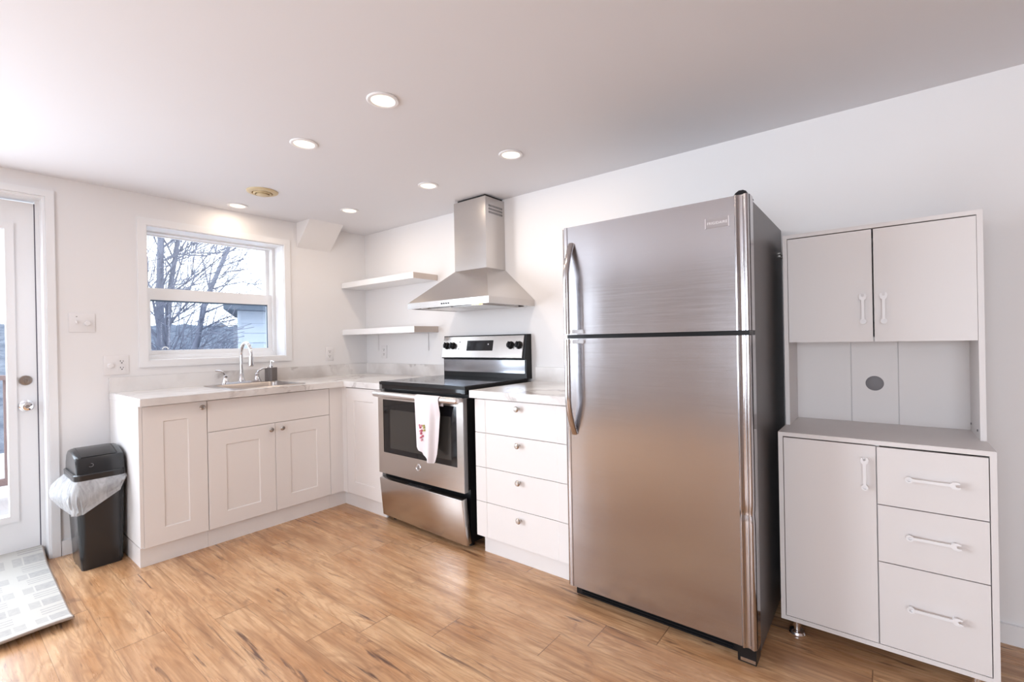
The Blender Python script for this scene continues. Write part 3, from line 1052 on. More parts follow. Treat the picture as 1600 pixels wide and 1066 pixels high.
# ------------------------------------------------------------------ range hood
def hood():
    x0, x1, y = 1.1704, 1.9063, -.4698
    z0, z1, z2 = 1.4139, 1.4537, 1.6788
    c0, c1, cy = 1.366, 1.6607, -.203
    t = thing('range_hood', 'stainless chimney range hood above the stove', 'range hood', (1.538, 0, z0))
    b = BM()
    A = [b.verts.new(p) for p in ((x0, y, z1), (x1, y, z1), (x1, -.002, z1), (x0, -.002, z1))]
    B = [b.verts.new(p) for p in ((c0, cy, z2), (c1, cy, z2), (c1, -.002, z2), (c0, -.002, z2))]
    C_ = [b.verts.new(p) for p in ((x0, y, z0), (x1, y, z0), (x1, -.002, z0), (x0, -.002, z0))]
    for i in range(4):
        b.faces.new((A[i], A[(i + 1) % 4], B[(i + 1) % 4], B[i]))
        b.faces.new((C_[i], C_[(i + 1) % 4], A[(i + 1) % 4], A[i]))
    b.faces.new(B)
    D = [b.verts.new(p) for p in ((x0 + .015, y + .015, z0), (x1 - .015, y + .015, z0), (x1 - .015, -.02, z0), (x0 + .015, -.02, z0))]
    E = [b.verts.new((v.co.x, v.co.y, z0 + .012)) for v in D]
    for i in range(4):
        b.faces.new((C_[i], C_[(i + 1) % 4], D[(i + 1) % 4], D[i]))
        b.faces.new((D[i], D[(i + 1) % 4], E[(i + 1) % 4], E[i]))
    b.faces.new(E)
    part('canopy', b, M_steel, t, smooth=False)
    b = BM()
    add_box(b, c0, c1, cy, -.002, z2 + .0005, 2.158)
    ch = part('chimney', bevel(b, .002, 1), M_steel, t)
    b = BM()
    for r in range(3):
        for k in range(11):
            yy = -.168 + .0135 * k
            zz = 2.108 - r * .022
            add_box(b, c1 + .0003, c1 + .0012, yy, yy + .007, zz - .014, zz)
    part('vent_slots', b, M_grey, ch, smooth=False)
    part('gap_shade', bbox(c0 + .02, c1 - .02, cy + .02, -.003, 2.158, H - .001), M_dark, t, smooth=False)  # dark block standing in for the shade in the gap below the ceiling
    for k in range(4):
        b = BM()
        xx = 1.507 + k * .0205
        add_cyl(b, (xx, y + .0005, 1.4325), (xx, y - .004, 1.4325), .0045, n=14)
        part('button', b, M_black, t)
    b = BM()
    add_box(b, x0 + .10, 1.533, y + .06, -.05, z0 - .004, z0 + .011)
    add_box(b, 1.543, x1 - .10, y + .06, -.05, z0 - .004, z0 + .011)
    part('filter_panel', bevel(b, .002, 1), M_steel, t)
    for xx in (1.30, 1.765):
        b = BM()
        add_cyl(b, (xx, y + .037, z0 + .011), (xx, y + .037, z0 - .002), .022, n=20)
        part('hood_lamp', b, M_hoodlamp if xx > 1.5 else M_plast, t)
hood()

# ------------------------------------------------------------------ stove
def stove():
    x0, x1 = 1.0825, 1.8746
    ct = .9327
    t = thing('stove', 'stainless electric stove with black glass cooktop', 'stove', ((x0 + x1) / 2, -.33, 0))
    b = BM()
    add_box(b, x0 + .006, x1 - .004, -.615, -.012, .035, ct - .022)
    part('body', b, M_black, t, smooth=False)
    for xx in (x0 + .05, x1 - .05):
        for yy in (-.57, -.06):
            b = BM()
            add_cyl(b, (xx, yy, 0), (xx, yy, .036), .018, n=14)
            part('foot', b, M_black, t)
    b = BM()
    add_box(b, x0, x1, -.652, -.06, ct - .021, ct - .003)
    ck = part('cooktop', bevel(b, .004), M_black, t)
    part('glass_surface', bbox(x0 + .008, x1 - .008, -.645, -.064, ct - .004, ct, .001, 1), M_bglass, ck)
    M_ring = mat('grey_burner_print', (0.045, 0.045, 0.05), .12)
    for xx, yy, rr in ((1.28, -.48, .105), (1.67, -.48, .085), (1.28, -.21, .085), (1.67, -.21, .105)):
        b = BM()
        n = 48
        for r0, r1 in ((rr, rr - .003), (rr * .6, rr * .6 - .002)):
            A = [b.verts.new((xx + r0 * math.cos(2 * PI * k / n), yy + r0 * math.sin(2 * PI * k / n), ct + .0003)) for k in range(n)]
            B = [b.verts.new((xx + r1 * math.cos(2 * PI * k / n), yy + r1 * math.sin(2 * PI * k / n), ct + .0003)) for k in range(n)]
            for k in range(n): b.faces.new((A[k], A[(k + 1) % n], B[(k + 1) % n], B[k]))
        part('burner_ring', b, M_ring, ck)
    part('front_strip', bbox(x0 + .016, x1 - .010, -.642, -.614, ct - .050, ct - .0215, .003), M_bglass, t)
    # oven door
    dx0, dx1, dz0, dz1 = x0 + .012, x1 + .002, .333, .866
    wx0, wx1, wz0, wz1 = 1.147, 1.838, .472, .818
    b = BM()
    frame_boxes(b, 'y', -.672, -.640, dx0, dx1, dz0, dz1, wx0 - dx0, wz0 - dz0, dz1 - wz1)
    door = part('oven_door', b, M_steel, t, smooth=False)
    part('door_liner', bbox(dx0 + .006, dx1 - .006, -.640, -.618, dz0 + .008, dz1 - .004), M_black, door, smooth=False)
    part('window', bbox(wx0 + .0005, wx1 - .0005, -.669, -.645, wz0 + .0005, wz1 - .0005), M_bglass, door, smooth=False)
    part('inner_window', bbox(1.215, 1.775, -.6697, -.6692, .505, .755), mat('smoked_glass', (0.04, 0.037, 0.034), 0.09), door, smooth=False)
    b = BM()
    for k in range(5):
        add_box(b, 1.19 + k * .13, 1.285 + k * .13, -.664, -.652, dz1, dz1 + .0015)
    part('vent_slots', b, M_dark, door, smooth=False)
    # bar handle: ends turn back to the door
    b = BM()
    hz, hy = .857, -.716
    pts = [(1.135, -.672, hz), (1.135, -.700, hz)]
    add_tube(b, [(1.112, hy, hz), (1.118, hy, hz), (1.13, hy, hz), (1.50, hy - .006, hz), (1.865, hy, hz), (1.877, hy, hz), (1.882, hy, hz)],
             [.012, .0175, .019, .019, .019, .0175, .012], 18)
    for xx in (1.145, 1.852):
        add_box(b, xx - .016, xx + .016, hy, -.670, hz - .012, hz + .012)
    part('handle', b, mat('satin_handle', (0.74, 0.72, 0.72), 0.3, 1.0), door)
    # round emblem
    b = BM()
    add_lathe(b, (1.489, -.672, .421), (0, -1, 0), [(0, 0), (.0215, 0), (.0215, .002), (.0195, .0035), (.0175, .002), (0, .002)], 36)
    em = part('emblem', b, M_chrome, door)
    b = BM()
    def curl(cx, cz, r, a0, a1, s):
        return [(cx + s * r * math.cos(a), -.6745, cz + r * math.sin(a)) for a in [a0 + (a1 - a0) * k / 12 for k in range(13)]]
    add_tube(b, curl(1.4845, .4215, .0085, R(20), R(330), 1), .0011, 6)
    add_tube(b, curl(1.4845, .4165, .004, R(-90), R(150), 1), .001, 6)
    add_tube(b, curl(1.4955, .4250, .0045, R(20), R(270), 1), .001, 6)
    add_tube(b, curl(1.4955, .4160, .005, R(90), R(330), 1), .001, 6)
    part('monogram', b, M_grey, em)
    # storage drawer, hanging a little open at its top
    TL, TR, BL, BR = Vector((1.083, -.664, .293)), Vector((1.872, -.690, .297)), Vector((1.083, -.640, .040)), Vector((1.872, -.657, .029))
    back = Vector((0, .042, .006))
    b = BM()
    add_hexa(b, [BL, BR, BL + back, BR + back, TL, TR, TL + back, TR + back])
    bmesh.ops.recalc_face_normals(b, faces=b.faces)
    dr = part('storage_drawer', bevel(b, .004), M_steel, t)
    b = BM()
    P = lambda u, s: TL.lerp(TR, u) + back * s + Vector((0, 0, .0006))
    add_hexa(b, [P(.36, .15) - Vector((0, 0, .004)), P(.62, .15) - Vector((0, 0, .004)), P(.36, .75) - Vector((0, 0, .004)), P(.62, .75) - Vector((0, 0, .004)),
                 P(.36, .15), P(.62, .15), P(.36, .75), P(.62, .75)])
    part('pull_recess', b, mat('bright_recess', (0.8, 0.82, 0.86), 0.3, 1.0), dr, smooth=False)
    # backguard
    b = BM()
    add_prism(b, [(-.062, ct - .004), (-.062, 1.058), (-.083, 1.064), (-.052, 1.2285), (-.004, 1.2285), (-.004, ct - .004)], 'x', x0 + .004, x1 - .001)
    bg_ = part('backguard', b, M_black, t, smooth=False)
    n0, n1 = Vector((0, -.0905, 1.0665)), Vector((0, -.0575, 1.2225))      # face line of the panel
    upv = (n1 - n0).normalized()
    out = Vector((0, -upv.z, upv.y))
    fb = lambda xx, v, o: Vector((xx, 0, 0)) + n0 + upv * v + out * o
    L = (n1 - n0).length
    def slab(xa, xb, va, vb, oa, ob):
        bb = BM()
        add_hexa(bb, [fb(xx, v, o) for v in (va, vb) for o in (ob, oa) for xx in (xa, xb)])
        bmesh.ops.recalc_face_normals(bb, faces=bb.faces)
        return bb
    pn = part('control_panel', bevel(slab(x0 + .008, x1 - .018, 0.002, L - .001, -.006, .0005), .002, 1), M_steel, bg_)
    part('display', slab(1.343, 1.592, .053, .127, .0003, .002), M_bglass, pn, smooth=False)
    bb = slab(1.545, 1.553, .095, .103, .002, .0024)
    part('indicator', bb, M_plast, pn, smooth=False)
    for xx, vv in ((1.267, .118), (1.262, .066)):
        bb = BM()
        add_cyl(bb, fb(xx, vv, 0), fb(xx, vv, .002), .004, n=12)
        part('indicator', bb, M_dark, pn)
    for xx in (1.136, 1.200, 1.752, 1.822):
        bb = BM()
        add_lathe(bb, fb(xx, .090, .0005), out, [(.027, 0), (.027, .004), (.023, .008), (.021, .024), (.018, .027), (0, .027)], 24)
        kb = part('control_knob', bb, M_black, bg_)
        bb = BM()
        add_hexa(bb, [fb(xx + dx, .090 + dv, o) for dv in (-.021, .021) for o in (.034, .026) for dx in (-.005, .005)])
        part('grip', bb, M_black, kb, smooth=False)
    part('lower_panel', bbox(x0 + .010, x1 - .012, -.066, -.061, ct + .032, 1.053, .004), mat('mirror_dark_steel', (0.36, 0.37, 0.40), .12, 1.0), bg_)
stove()

def towel():
    b = BM()
    NU, NV = 26, 30
    hz, hy, hr = .857, -.722, .0215
    x_at = lambda u: 1.549 + .200 * u
    def low(u):                        # hem height along the cloth
        pts = [(0, .572), (.10, .553), (.26, .545), (.32, .528), (.70, .492), (.82, .486), (.92, .54), (1.0, .62)]
        for (a, za), (c, zc) in zip(pts, pts[1:]):
            if a <= u <= c: return za + (zc - za) * (u - a) / (c - a)
        return .62
    G = []
    for i in range(NU):
        u = i / (NU - 1)
        row = []
        for j in range(NV):
            v = j / (NV - 1)
            if v < .12:                # behind the bar
                k = v / .12
                z = hz - .04 * (1 - k)
                y = hy + hr
                x = x_at(u)
            elif v < .28:              # over the bar
                a = (v - .12) / .16 * PI
                y = hy + hr * math.cos(a)
                z = hz + hr * math.sin(a)
                x = x_at(u)
            else:
                k = (v - .28) / .72
                z = hz + (low(u) - hz) * k
                x = 1.549 + .200 * u + .018 * k * (1 - u) - .030 * k * u
                fold = min(1, max(0, (u - .68) / .12))
                y = hy - hr - .006 * k * math.sin(u * 3.2 * PI + .8) + .022 * min(1, k * 3) * fold - .010 * k * math.exp(-((u - .66) / .07) ** 2)
            row.append(b.verts.new((x, y, z)))
        G.append(row)
    for i in range(NU - 1):
        for j in range(NV - 1):
            b.faces.new((G[i][j], G[i + 1][j], G[i + 1][j + 1], G[i][j + 1]))
    bmesh.ops.recalc_face_normals(b, faces=b.faces)
    bmesh.ops.solidify(b, geom=b.faces[:], thickness=.003)
    t = thing('dish_towel', 'white towel with red stitched motif hanging on the oven handle', 'towel', (1.64, hy, .49))
    cl = part('cloth', b, M_towel, t, ang=80)
    rng = random.Random(2)
    for m, spots in ((M_red, [(1.600, .690), (1.612, .672), (1.606, .655), (1.618, .640), (1.604, .630)]), (M_pink, [(1.594, .702), (1.611, .700), (1.598, .668), (1.610, .618)]),
                     (M_green, [(1.632, .690), (1.634, .675), (1.630, .702)])):
        for sx, sz in spots:
            b = BM()
            n = 9
            yq = hy - hr - .0085
            A = [b.verts.new((sx + (.0034 + .0020 * rng.random()) * math.cos(2 * PI * k / n), yq, sz + (.0045 + .0030 * rng.random()) * math.sin(2 * PI * k / n))) for k in range(n)]
            f = b.faces.new(A)
            r = bmesh.ops.extrude_face_region(b, geom=[f])
            bmesh.ops.translate(b, vec=(0, .011, 0), verts=[v for v in r['geom'] if isinstance(v, bmesh.types.BMVert)])
            part('stitching', b, m, cl, smooth=False)
towel()

# ------------------------------------------------------------------ fridge
def fridge():
    x0, x1 = 2.5692, 3.3565
    yf = -.7177
    t = thing('refrigerator', 'tall stainless top-freezer refrigerator', 'refrigerator', ((x0 + x1) / 2, -.35, 0))
    part('cabinet', bbox(x0 + .004, x1 - .003, -.640, -.010, .022, 1.6835, .006), M_side, t)
    for xx in (x0 + .06, x1 - .06):
        for yy in (-.58, -.08):
            b = BM()
            add_cyl(b, (xx, yy, 0), (xx, yy, .024), .02, n=14)
            part('foot', b, M_black, t)
    part('gasket', bbox(x0 + .012, x1 - .012, -.655, -.639, .075, 1.680), M_black, t, smooth=False)
    tl0, tl1, tr0, tr1 = x0, x0 + .031, x1 - .050, x1
    def trim_prof(a, c, kind):
        if kind == 'l':
            pts = [(a, -.655), (a, -.690)]
            for k in range(9):
                q = PI - PI / 2 * k / 8
                pts.append((a + .020 + .020 * math.cos(q), -.695 - (.7177 - .695) * math.sin(q)))
            pts += [(c, yf), (c, -.655)]
        else:
            pts = [(a, -.655), (a, yf + .002)]
            n = 26
            for k in range(n + 1):
                u = k / n
                x = a + (c - a) * (.02 + .97 * u)
                # bead, hollow, large round bead
                if u < .22: y = yf - .0055 * math.sin(u / .22 * PI)
                elif u < .62: y = yf + .0045 * math.sin((u - .22) / .40 * PI)
                else:
                    q = (u - .62) / .38
                    y = yf - .004 * math.sin(min(1, q * 2) * PI / 2) + .020 * max(0, q - .45) ** 2 / .3
                pts.append((x, y))
            pts += [(c, yf + .012), (c, -.655)]
        return pts
    def door(name, z0, z1, dent=None):
        b = BM()
        zs_ = [z0, z1]
        add_box(b, tl1, tr0, yf + .0035, -.655, z0, z1)
        d = part(name, b, M_fridge, t, smooth=False)
        b = BM()
        add_prism(b, trim_prof(tl0, tl1, 'l'), 'z', z0, z1)
        part('edge_trim', b, M_trimsteel, d, ang=40)
        b = BM()
        pf = trim_prof(tr0, tr1, 'r')
        zz = [z0, z1] if dent is None else [z0] + [dent + dz for dz in (-.06, -.035, -.018, -.006, 0, .006, .018, .035, .06)] + [z1]
        rings = []
        for z in zz:
            ring = []
            for (x, y) in pf:
                k = 0
                if dent is not None and y < -.70:
                    k = math.exp(-((z - dent) / .018) ** 2)
                ring.append(b.verts.new((x - .003 * k * (x > tr0 + .03), y + .0045 * k, z)))
            rings.append(ring)
        n = len(pf)
        for A, B in zip(rings, rings[1:]):
            for i in range(n): b.faces.new((A[i], A[(i + 1) % n], B[(i + 1) % n], B[i]))
        b.faces.new(rings[0][::-1])
        b.faces.new(rings[-1])
        part('edge_trim', b, M_trimsteel, d, 'rounded trim with a small dent' if dent else None, ang=40)
        return d
    fz = door('freezer_door', 1.2075, 1.6960)
    fr = door('fridge_door', .0610, 1.1900, dent=.545)
    part('mullion', bbox(x0 + .008, x1 - .006, -.690, -.650, 1.1905, 1.2070), M_black, t, smooth=False)
    # bow handles
    def handle(parent, za, zb):
        b = BM()
        s = 1 if zb > za else -1
        yh = yf - .050
        prof = []
        L = abs(zb - za)
        for k in range(25):
            q = k / 24
            z = za + s * L * q
            # stands off along the straight run then swings in to the door
            y = yh if q < .62 else yh + .052 * ((q - .62) / .38) ** 1.7
            prof.append((y, z))
        rings = []
        for i, (y, z) in enumerate(prof):
            p, n_ = prof[max(0, i - 1)], prof[min(24, i + 1)]
            ty, tz = n_[0] - p[0], n_[1] - p[1]
            l = math.hypot(ty, tz)
            ny, nz = -tz / l * s, ty / l * s
            xa, xb, th = 2.609, 2.637, .010
            ring = []
            for k in range(16):
                a = 2 * PI * k / 16
                cx = (xa + xb) / 2 + (xb - xa) / 2 * math.copysign(abs(math.cos(a)) ** .6, math.cos(a))
                o = th * math.copysign(abs(math.sin(a)) ** .8, math.sin(a))
                ring.append(b.verts.new((cx, y + ny * o, z + nz * o)))
            rings.append(ring)
        for A, B in zip(rings, rings[1:]):
            for i in range(16): b.faces.new((A[i], A[(i + 1) % 16], B[(i + 1) % 16], B[i]))
        b.faces.new(rings[0][::-1])
        b.faces.new(rings[-1])
        h = part('handle', b, M_trimsteel, parent, ang=50)
        zc = za + s * .012
        part('handle_mount', bbox(2.610, 2.648, yh + .002, yf + .004, min(zc - .008, zc + .008), max(zc - .008, zc + .008), .002), M_nickel, h)
    handle(fz, 1.2095, 1.618)
    handle(fr, 1.1880, .760)
    # brand plate
    b = bbox(3.207, 3.287, yf + .001, yf + .0045, 1.592, 1.626, .0008, 1)
    pl = part('brand_plate', b, mat('grey_metal_plate', (0.42, 0.39, 0.39), .3, 1.0), fz)
    for xe in (3.2045, 3.2860):
        part('plate_edge', bbox(xe, xe + .0035, yf - .0008, yf + .0045, 1.590, 1.628), M_chrome, pl, smooth=False)
    cu = bpy.data.curves.new('lettering', 'FONT')
    cu.body = 'FRIGIDAIRE'
    cu.size = .0135
    cu.align_x = 'CENTER'
    cu.extrude = .0004
    cu.space_character = 1.08
    tmp = bpy.data.objects.new('lettering', cu)
    COL.objects.link(tmp)
    me = bpy.data.meshes.new_from_object(tmp.evaluated_get(bpy.context.evaluated_depsgraph_get()))
    bpy.data.objects.remove(tmp)
    b = BM()
    b.from_mesh(me)
    wd = max(v.co.x for v in b.verts) - min(v.co.x for v in b.verts)
    bmesh.ops.transform(b, matrix=Matrix.Translation((3.2472, yf + .0008, 1.6045)) @ Matrix.Rotation(PI / 2, 4, 'X') @ Matrix.Diagonal((.070 / wd, 1, 1, 1)), verts=b.verts)
    part('lettering', b, mat('white_print', (0.85, 0.83, 0.83), .4), pl, smooth=False)
    # hinges
    b = BM()
    pts = [(3.305, 1.6965), (3.350, 1.6965), (3.346, 1.707), (3.336, 1.7125), (3.322, 1.7125), (3.310, 1.705)]
    add_prism(b, pts, 'y', -.712, -.60)
    part('hinge_cap', bevel(b, .002, 1), M_black, t)
    b = BM()
    add_box(b, 3.265, 3.350, -.716, -.66, 1.1925, 1.2050)
    part('hinge', bevel(b, .002, 1), M_black, t)
    b = BM()
    add_box(b, 3.29, 3.352, -.712, -.64, .004, .058)
    part('hinge', bevel(b, .004, 1), M_black, t)
    b = BM()
    add_box(b, 3.30, 3.350, -.7155, -.7115, .010, .022)
    part('leveling_plate', b, M_nickel, t)
    # toe grille with ribs
    b = BM()
    add_box(b, x0 + .02, 3.289, -.668, -.640, .006, .058)
    for k in range(4):
        add_prism(b, [(-.668, .012 + k * .011), (-.6745, .0155 + k * .011), (-.668, .019 + k * .011)], 'x', x0 + .05, 3.265)
    part('toe_grille', b, M_black, t, smooth=False)
    # clip on the side
    b = BM()
    add_box(b, x1 - .003, x1 + .003, -.090, -.012, 1.548, 1.556)
    add_box(b, x1 - .003, x1 + .003, -.090, -.012, 1.562, 1.568)
    part('side_clip', b, M_nickel, t, smooth=False)
fridge()

# ------------------------------------------------------------------ pantry cabinet (local axes: x to the right, y to the wall)
def spanner(t, p, L, vertical):
    """pull shaped like an open-and-ring spanner; p is its lower or left end"""
    b = BM()
    def q(a, c, o):                     # a along, c across, o outwards
        return (p[0] + c, p[1] - o, p[2] + a) if vertical else (p[0] + a, p[1] - o, p[2] - c)
    n = 20
    # ring end
    ro, ri, o0, o1 = .0105, .0055, .018, .025
    for ra, rb, fl in ((ro, ro, 0), (ri, ri, 1)):
        A = [b.verts.new(q(.010 + ra * math.cos(2 * PI * k / n), ra * math.sin(2 * PI * k / n), o0)) for k in range(n)]
        B = [b.verts.new(q(.010 + ra * math.cos(2 * PI * k / n), ra * math.sin(2 * PI * k / n), o1)) for k in range(n)]
        for k in range(n): b.faces.new((A[k], A[(k + 1) % n], B[(k + 1) % n], B[k]))
        if not fl: A0, B0 = A, B
        else:
            for k in range(n):
                b.faces.new((A0[k], A0[(k + 1) % n], A[(k + 1) % n], A[k]))
                b.faces.new((B0[k], B0[(k + 1) % n], B[(k + 1) % n], B[k]))
    # shaft and open jaw, one outline
    jaw = [(L - .026, .0045), (L - .020, .0105), (L - .008, .0125), (L, .0085), (L - .001, .0045), (L - .012, .0035),
           (L - .013, -.0035), (L - .002, -.0055), (L - .002, -.0095), (L - .010, -.0125), (L - .020, -.0105), (L - .026, -.0045)]
    out = [(.019, -.0045)] + [(.019, .0045)] + jaw
    A = [b.verts.new(q(a, c, o0 + .0005)) for a, c in out]
    B = [b.verts.new(q(a, c, o1 - .0005)) for a, c in out]
    m = len(out)
    for k in range(m): b.faces.new((A[k], A[(k + 1) % m], B[(k + 1) % m], B[k]))
    b.faces.new(A[::-1])
    b.faces.new(B)
    for a in (.010, L - .018):
        add_cyl(b, q(a, 0, 0), q(a, 0, o0 + .001), .0065, n=14)
    return b
def pantry():
    W = .605
    t = thing('pantry_cabinet', 'tall white hutch cabinet with spanner-shaped pulls, right of the fridge', 'cabinet', (3.393, -.4542, 0), R(-.507))
    P = dict(local=True, smooth=False)
    zb, zt, th, D = .070, .8071, .016, .436
    b = BM()
    add_box(b, 0, th, 0, D, zb, zt - th)
    add_box(b, W - th, W, 0, D, zb, zt - th)
    add_box(b, th, W - th, 0, D, zb, zb + th)
    add_box(b, th, W - th, D - .006, D, zb + th, zt - th)
    add_box(b, .298, .314, .018, D - .006, zb + th, zt - th)
    part('base_body', b, M_pan, t, **P)
    part('counter_top', bbox(0, W, 0, D, zt - th, zt, .001, 1), M_pan, t, local=True)
    d = part('cupboard_door', bbox(.0185, .3035, .0005, .0165, .0885, .7865, .0008, 1), M_pan, t, local=True)
    part('spanner_pull', spanner(t, (.272, .0005, .630), .118, True), M_plast, d, local=True)
    for z0, z1, hz in ((.5840, .7850, .688), (.3825, .5805, .490), (.0885, .3790, .246)):
        d = part('drawer', bbox(.3070, .5865, .0005, .0165, z0, z1, .0008, 1), M_pan, t, local=True)
        part('spanner_pull', spanner(t, (.382, .0005, hz), .138, False), M_plast, d, local=True)
    for xx in (.046, W - .046):
        for yy in (.052, D - .05):
            b = BM()
            add_lathe(b, (xx, yy, 0), (0, 0, 1), [(0, 0), (.029, 0), (.030, .006), (.026, .014), (.012, .018), (.011, .030), (.017, .034), (.017, zb)], 24)
            part('foot', b, M_chrome, t, local=True)
    # upper hutch
    hy, ht = .1866, 1.610
    b = BM()
    add_box(b, 0, th, hy, D, zt, ht - th)
    add_box(b, W - th, W, hy, D, zt, ht - th)
    add_box(b, th, W - th, hy + .0175, D - .006, 1.158, 1.174)
    part('hutch_body', b, M_pan, t, **P)
    part('top_panel', bbox(0, W, hy, D, ht - th, ht, .001, 1), M_pan, t, local=True)
    for xa, xb in ((th, .2165), (.2195, .3745), (.3775, W - th)):
        part('back_panel', bbox(xa, xb, D - .016, D - .010, zt, ht - th, .001, 1), M_pan, t, local=True)
    part('back_board', bbox(th, W - th, D - .009, D - .004, zt, ht - th), M_pan, t, local=True, smooth=False)
    for xa, xb, px in ((.0180, .2995, .270), (.3045, .5880, .333)):
        d = part('hutch_door', bbox(xa, xb, hy, hy + .016, 1.156, 1.590, .0008, 1), M_pan, t, local=True)
        part('spanner_pull', spanner(t, (px, hy, 1.224), .118, True), M_plast, d, local=True)
    b = BM()
    add_lathe(b, (.298, D - .0155, .975), (0, -1, 0), [(0, 0), (.031, 0), (.031, .0015), (.028, .003), (0, .003)], 36)
    part('cable_grommet', b, mat('mid_grey_grommet', (0.20, 0.19, 0.20), .5), t, local=True)
    for yy, zz in ((hy + .05, .835), (D - .04, .835)):
        b = BM()
        add_cyl(b, (W - th, yy, zz), (W - th - .003, yy, zz), .004, n=10)
        part('screw_head', b, M_grey, t, local=True)
pantry()

# ------------------------------------------------------------------ trash bin with liner
def rrect(x0, x1, y0, y1, r, n=5):
    out = []
    for cx, cy, a0 in ((x1 - r, y1 - r, 0), (x0 + r, y1 - r, PI / 2), (x0 + r, y0 + r, PI), (x1 - r, y0 + r, 1.5 * PI)):
        for k in range(n + 1):
            a = a0 + PI / 2 * k / n
            out.append((cx + r * math.cos(a), cy + r * math.sin(a)))
    return out
def trash():
    t = thing('trash_bin', 'charcoal swing-lid trash bin by the cabinet end', 'trash bin', (.24, -1.945, 0))
    b = BM()
    lv = [(.125, .368, -2.030, -1.858, .022, 0), (.122, .372, -2.034, -1.855, .028, .02), (.098, .392, -2.052, -1.845, .034, .455), (.095, .395, -2.054, -1.8435, .034, .500)]
    L = [[b.verts.new((x, y, z)) for x, y in rrect(x0, x1, y0, y1, r)] for x0, x1, y0, y1, r, z in lv]
    n = len(L[0])
    for A, B in zip(L, L[1:]):
        for k in range(n): b.faces.new((A[k], A[(k + 1) % n], B[(k + 1) % n], B[k]))
    b.faces.new(L[0][::-1])
    b.faces.new(L[-1])
    part('bucket', b, M_bin, t)
    b = BM()
    lv = [(.088, .402, -2.060, -1.8405, .036, .487), (.086, .404, -2.061, -1.840, .036, .515), (.092, .398, -2.056, -1.844, .034, .520)]
    L = [[b.verts.new((x, y, z)) for x, y in rrect(x0, x1, y0, y1, r)] for x0, x1, y0, y1, r, z in lv]
    for A, B in zip(L, L[1:]):
        for k in range(n): b.faces.new((A[k], A[(k + 1) % n], B[(k + 1) % n], B[k]))
    b.faces.new(L[0][::-1])
    b.faces.new(L[-1])
    # raised hood: profile in x-z, drawn in towards its ends
    prof = [(.388, .519), (.378, .575), (.366, .602), (.345, .612), (.27, .630), (.215, .637), (.165, .630), (.125, .600), (.106, .560), (.100, .519)]
    secs = []
    for y, k in ((-2.050, .0), (-2.046, .5), (-2.034, 1.0), (-1.862, 1.0), (-1.850, .6), (-1.847, .0)):
        f = .90 + .10 * k
        secs.append([b.verts.new((.245 + (x - .245) * (.97 + .03 * k), y, .519 + (z - .519) * f)) for x, z in prof])
    m = len(prof)
    for A, B in zip(secs, secs[1:]):
        for k in range(m - 1): b.faces.new((A[k], A[k + 1], B[k + 1], B[k]))
        b.faces.new((A[m - 1], A[0], B[0], B[m - 1]))
    b.faces.new(secs[0][::-1])
    b.faces.new(secs[-1])
    lid = part('lid', b, M_bin, t)
    b = BM()
    add_prism(b, [(.363, .606), (.345, .6145), (.27, .6325), (.215, .6395), (.165, .6325), (.165, .624), (.27, .624), (.345, .606)], 'y', -2.026, -1.880)
    part('swing_flap', bevel(b, .0015, 1), M_bin, lid)
    b = BM()
    add_prism(b, [(.360, .6062), (.345, .6132), (.27, .6313), (.215, .6383), (.215, .630), (.345, .604)], 'y', -1.8795, -1.874)
    part('flap_slot', b, M_dark, lid, smooth=False)
    b = BM()
    add_tube(b, [(.3885, -1.99 + .010 * math.cos(a), .563 + .009 * math.sin(a)) for a in [R(-140) + R(230) * k / 10 for k in range(11)]], .0014, 6)
    part('mark', b, M_grey, lid)
    # liner folded over the rim
    rng = random.Random(9)
    b = BM()
    base = rrect(.093, .397, -2.056, -1.8435, .034, 8)
    n = len(base)
    cx, cy = .245, -1.95
    NV = 12
    G = []
    def low(x, y):
        # hem height: lowest at the corner nearest the room and the door
        if x > .36: return .312 + (.462 - .312) * max(0, min(1, (y + 2.05) / .20)) ** 2.8
        if y < -2.0: return .325 + .02 * math.sin(x * 30)
        return .42
    for k, (x, y) in enumerate(base):
        row = []
        ph = rng.uniform(0, 6)
        nx, ny = x - cx, y - cy
        if x > .36 and y > -2.0: nx, ny = 1, 0
        elif y < -2.02 and x < .36: nx, ny = (-.35 if x < .18 else .1), -1
        elif y > -1.87: nx, ny = 0, 0
        l = math.hypot(nx, ny) or 1
        lo = low(x, y)
        for j in range(NV):
            v = j / (NV - 1)
            z = .489 + (lo - .489) * v
            wob = .007 * math.sin(ph + v * 5) + .005 * math.sin(k * 1.9 + v * 3)
            puff = .003 + .030 * math.sin(min(1, v * 1.25) * PI * .8) * (1 if nx or ny else 0)
            if y < -2.02 and x < .2: puff += .030 * math.sin(PI * v)
            o = (puff + wob * v * 1.4) if (nx or ny) else .001
            o = max(o, .003 if (nx or ny) else .0005)
            row.append(b.verts.new((x + nx / l * o, y + ny / l * o, z)))
        G.append(row)
    for k in range(n):
        A, B = G[k], G[(k + 1) % n]
        for j in range(NV - 1): b.faces.new((A[j], B[j], B[j + 1], A[j + 1]))
    part('bin_liner', b, M_bag, t, 'clear plastic bag folded over the rim', ang=60)
trash()

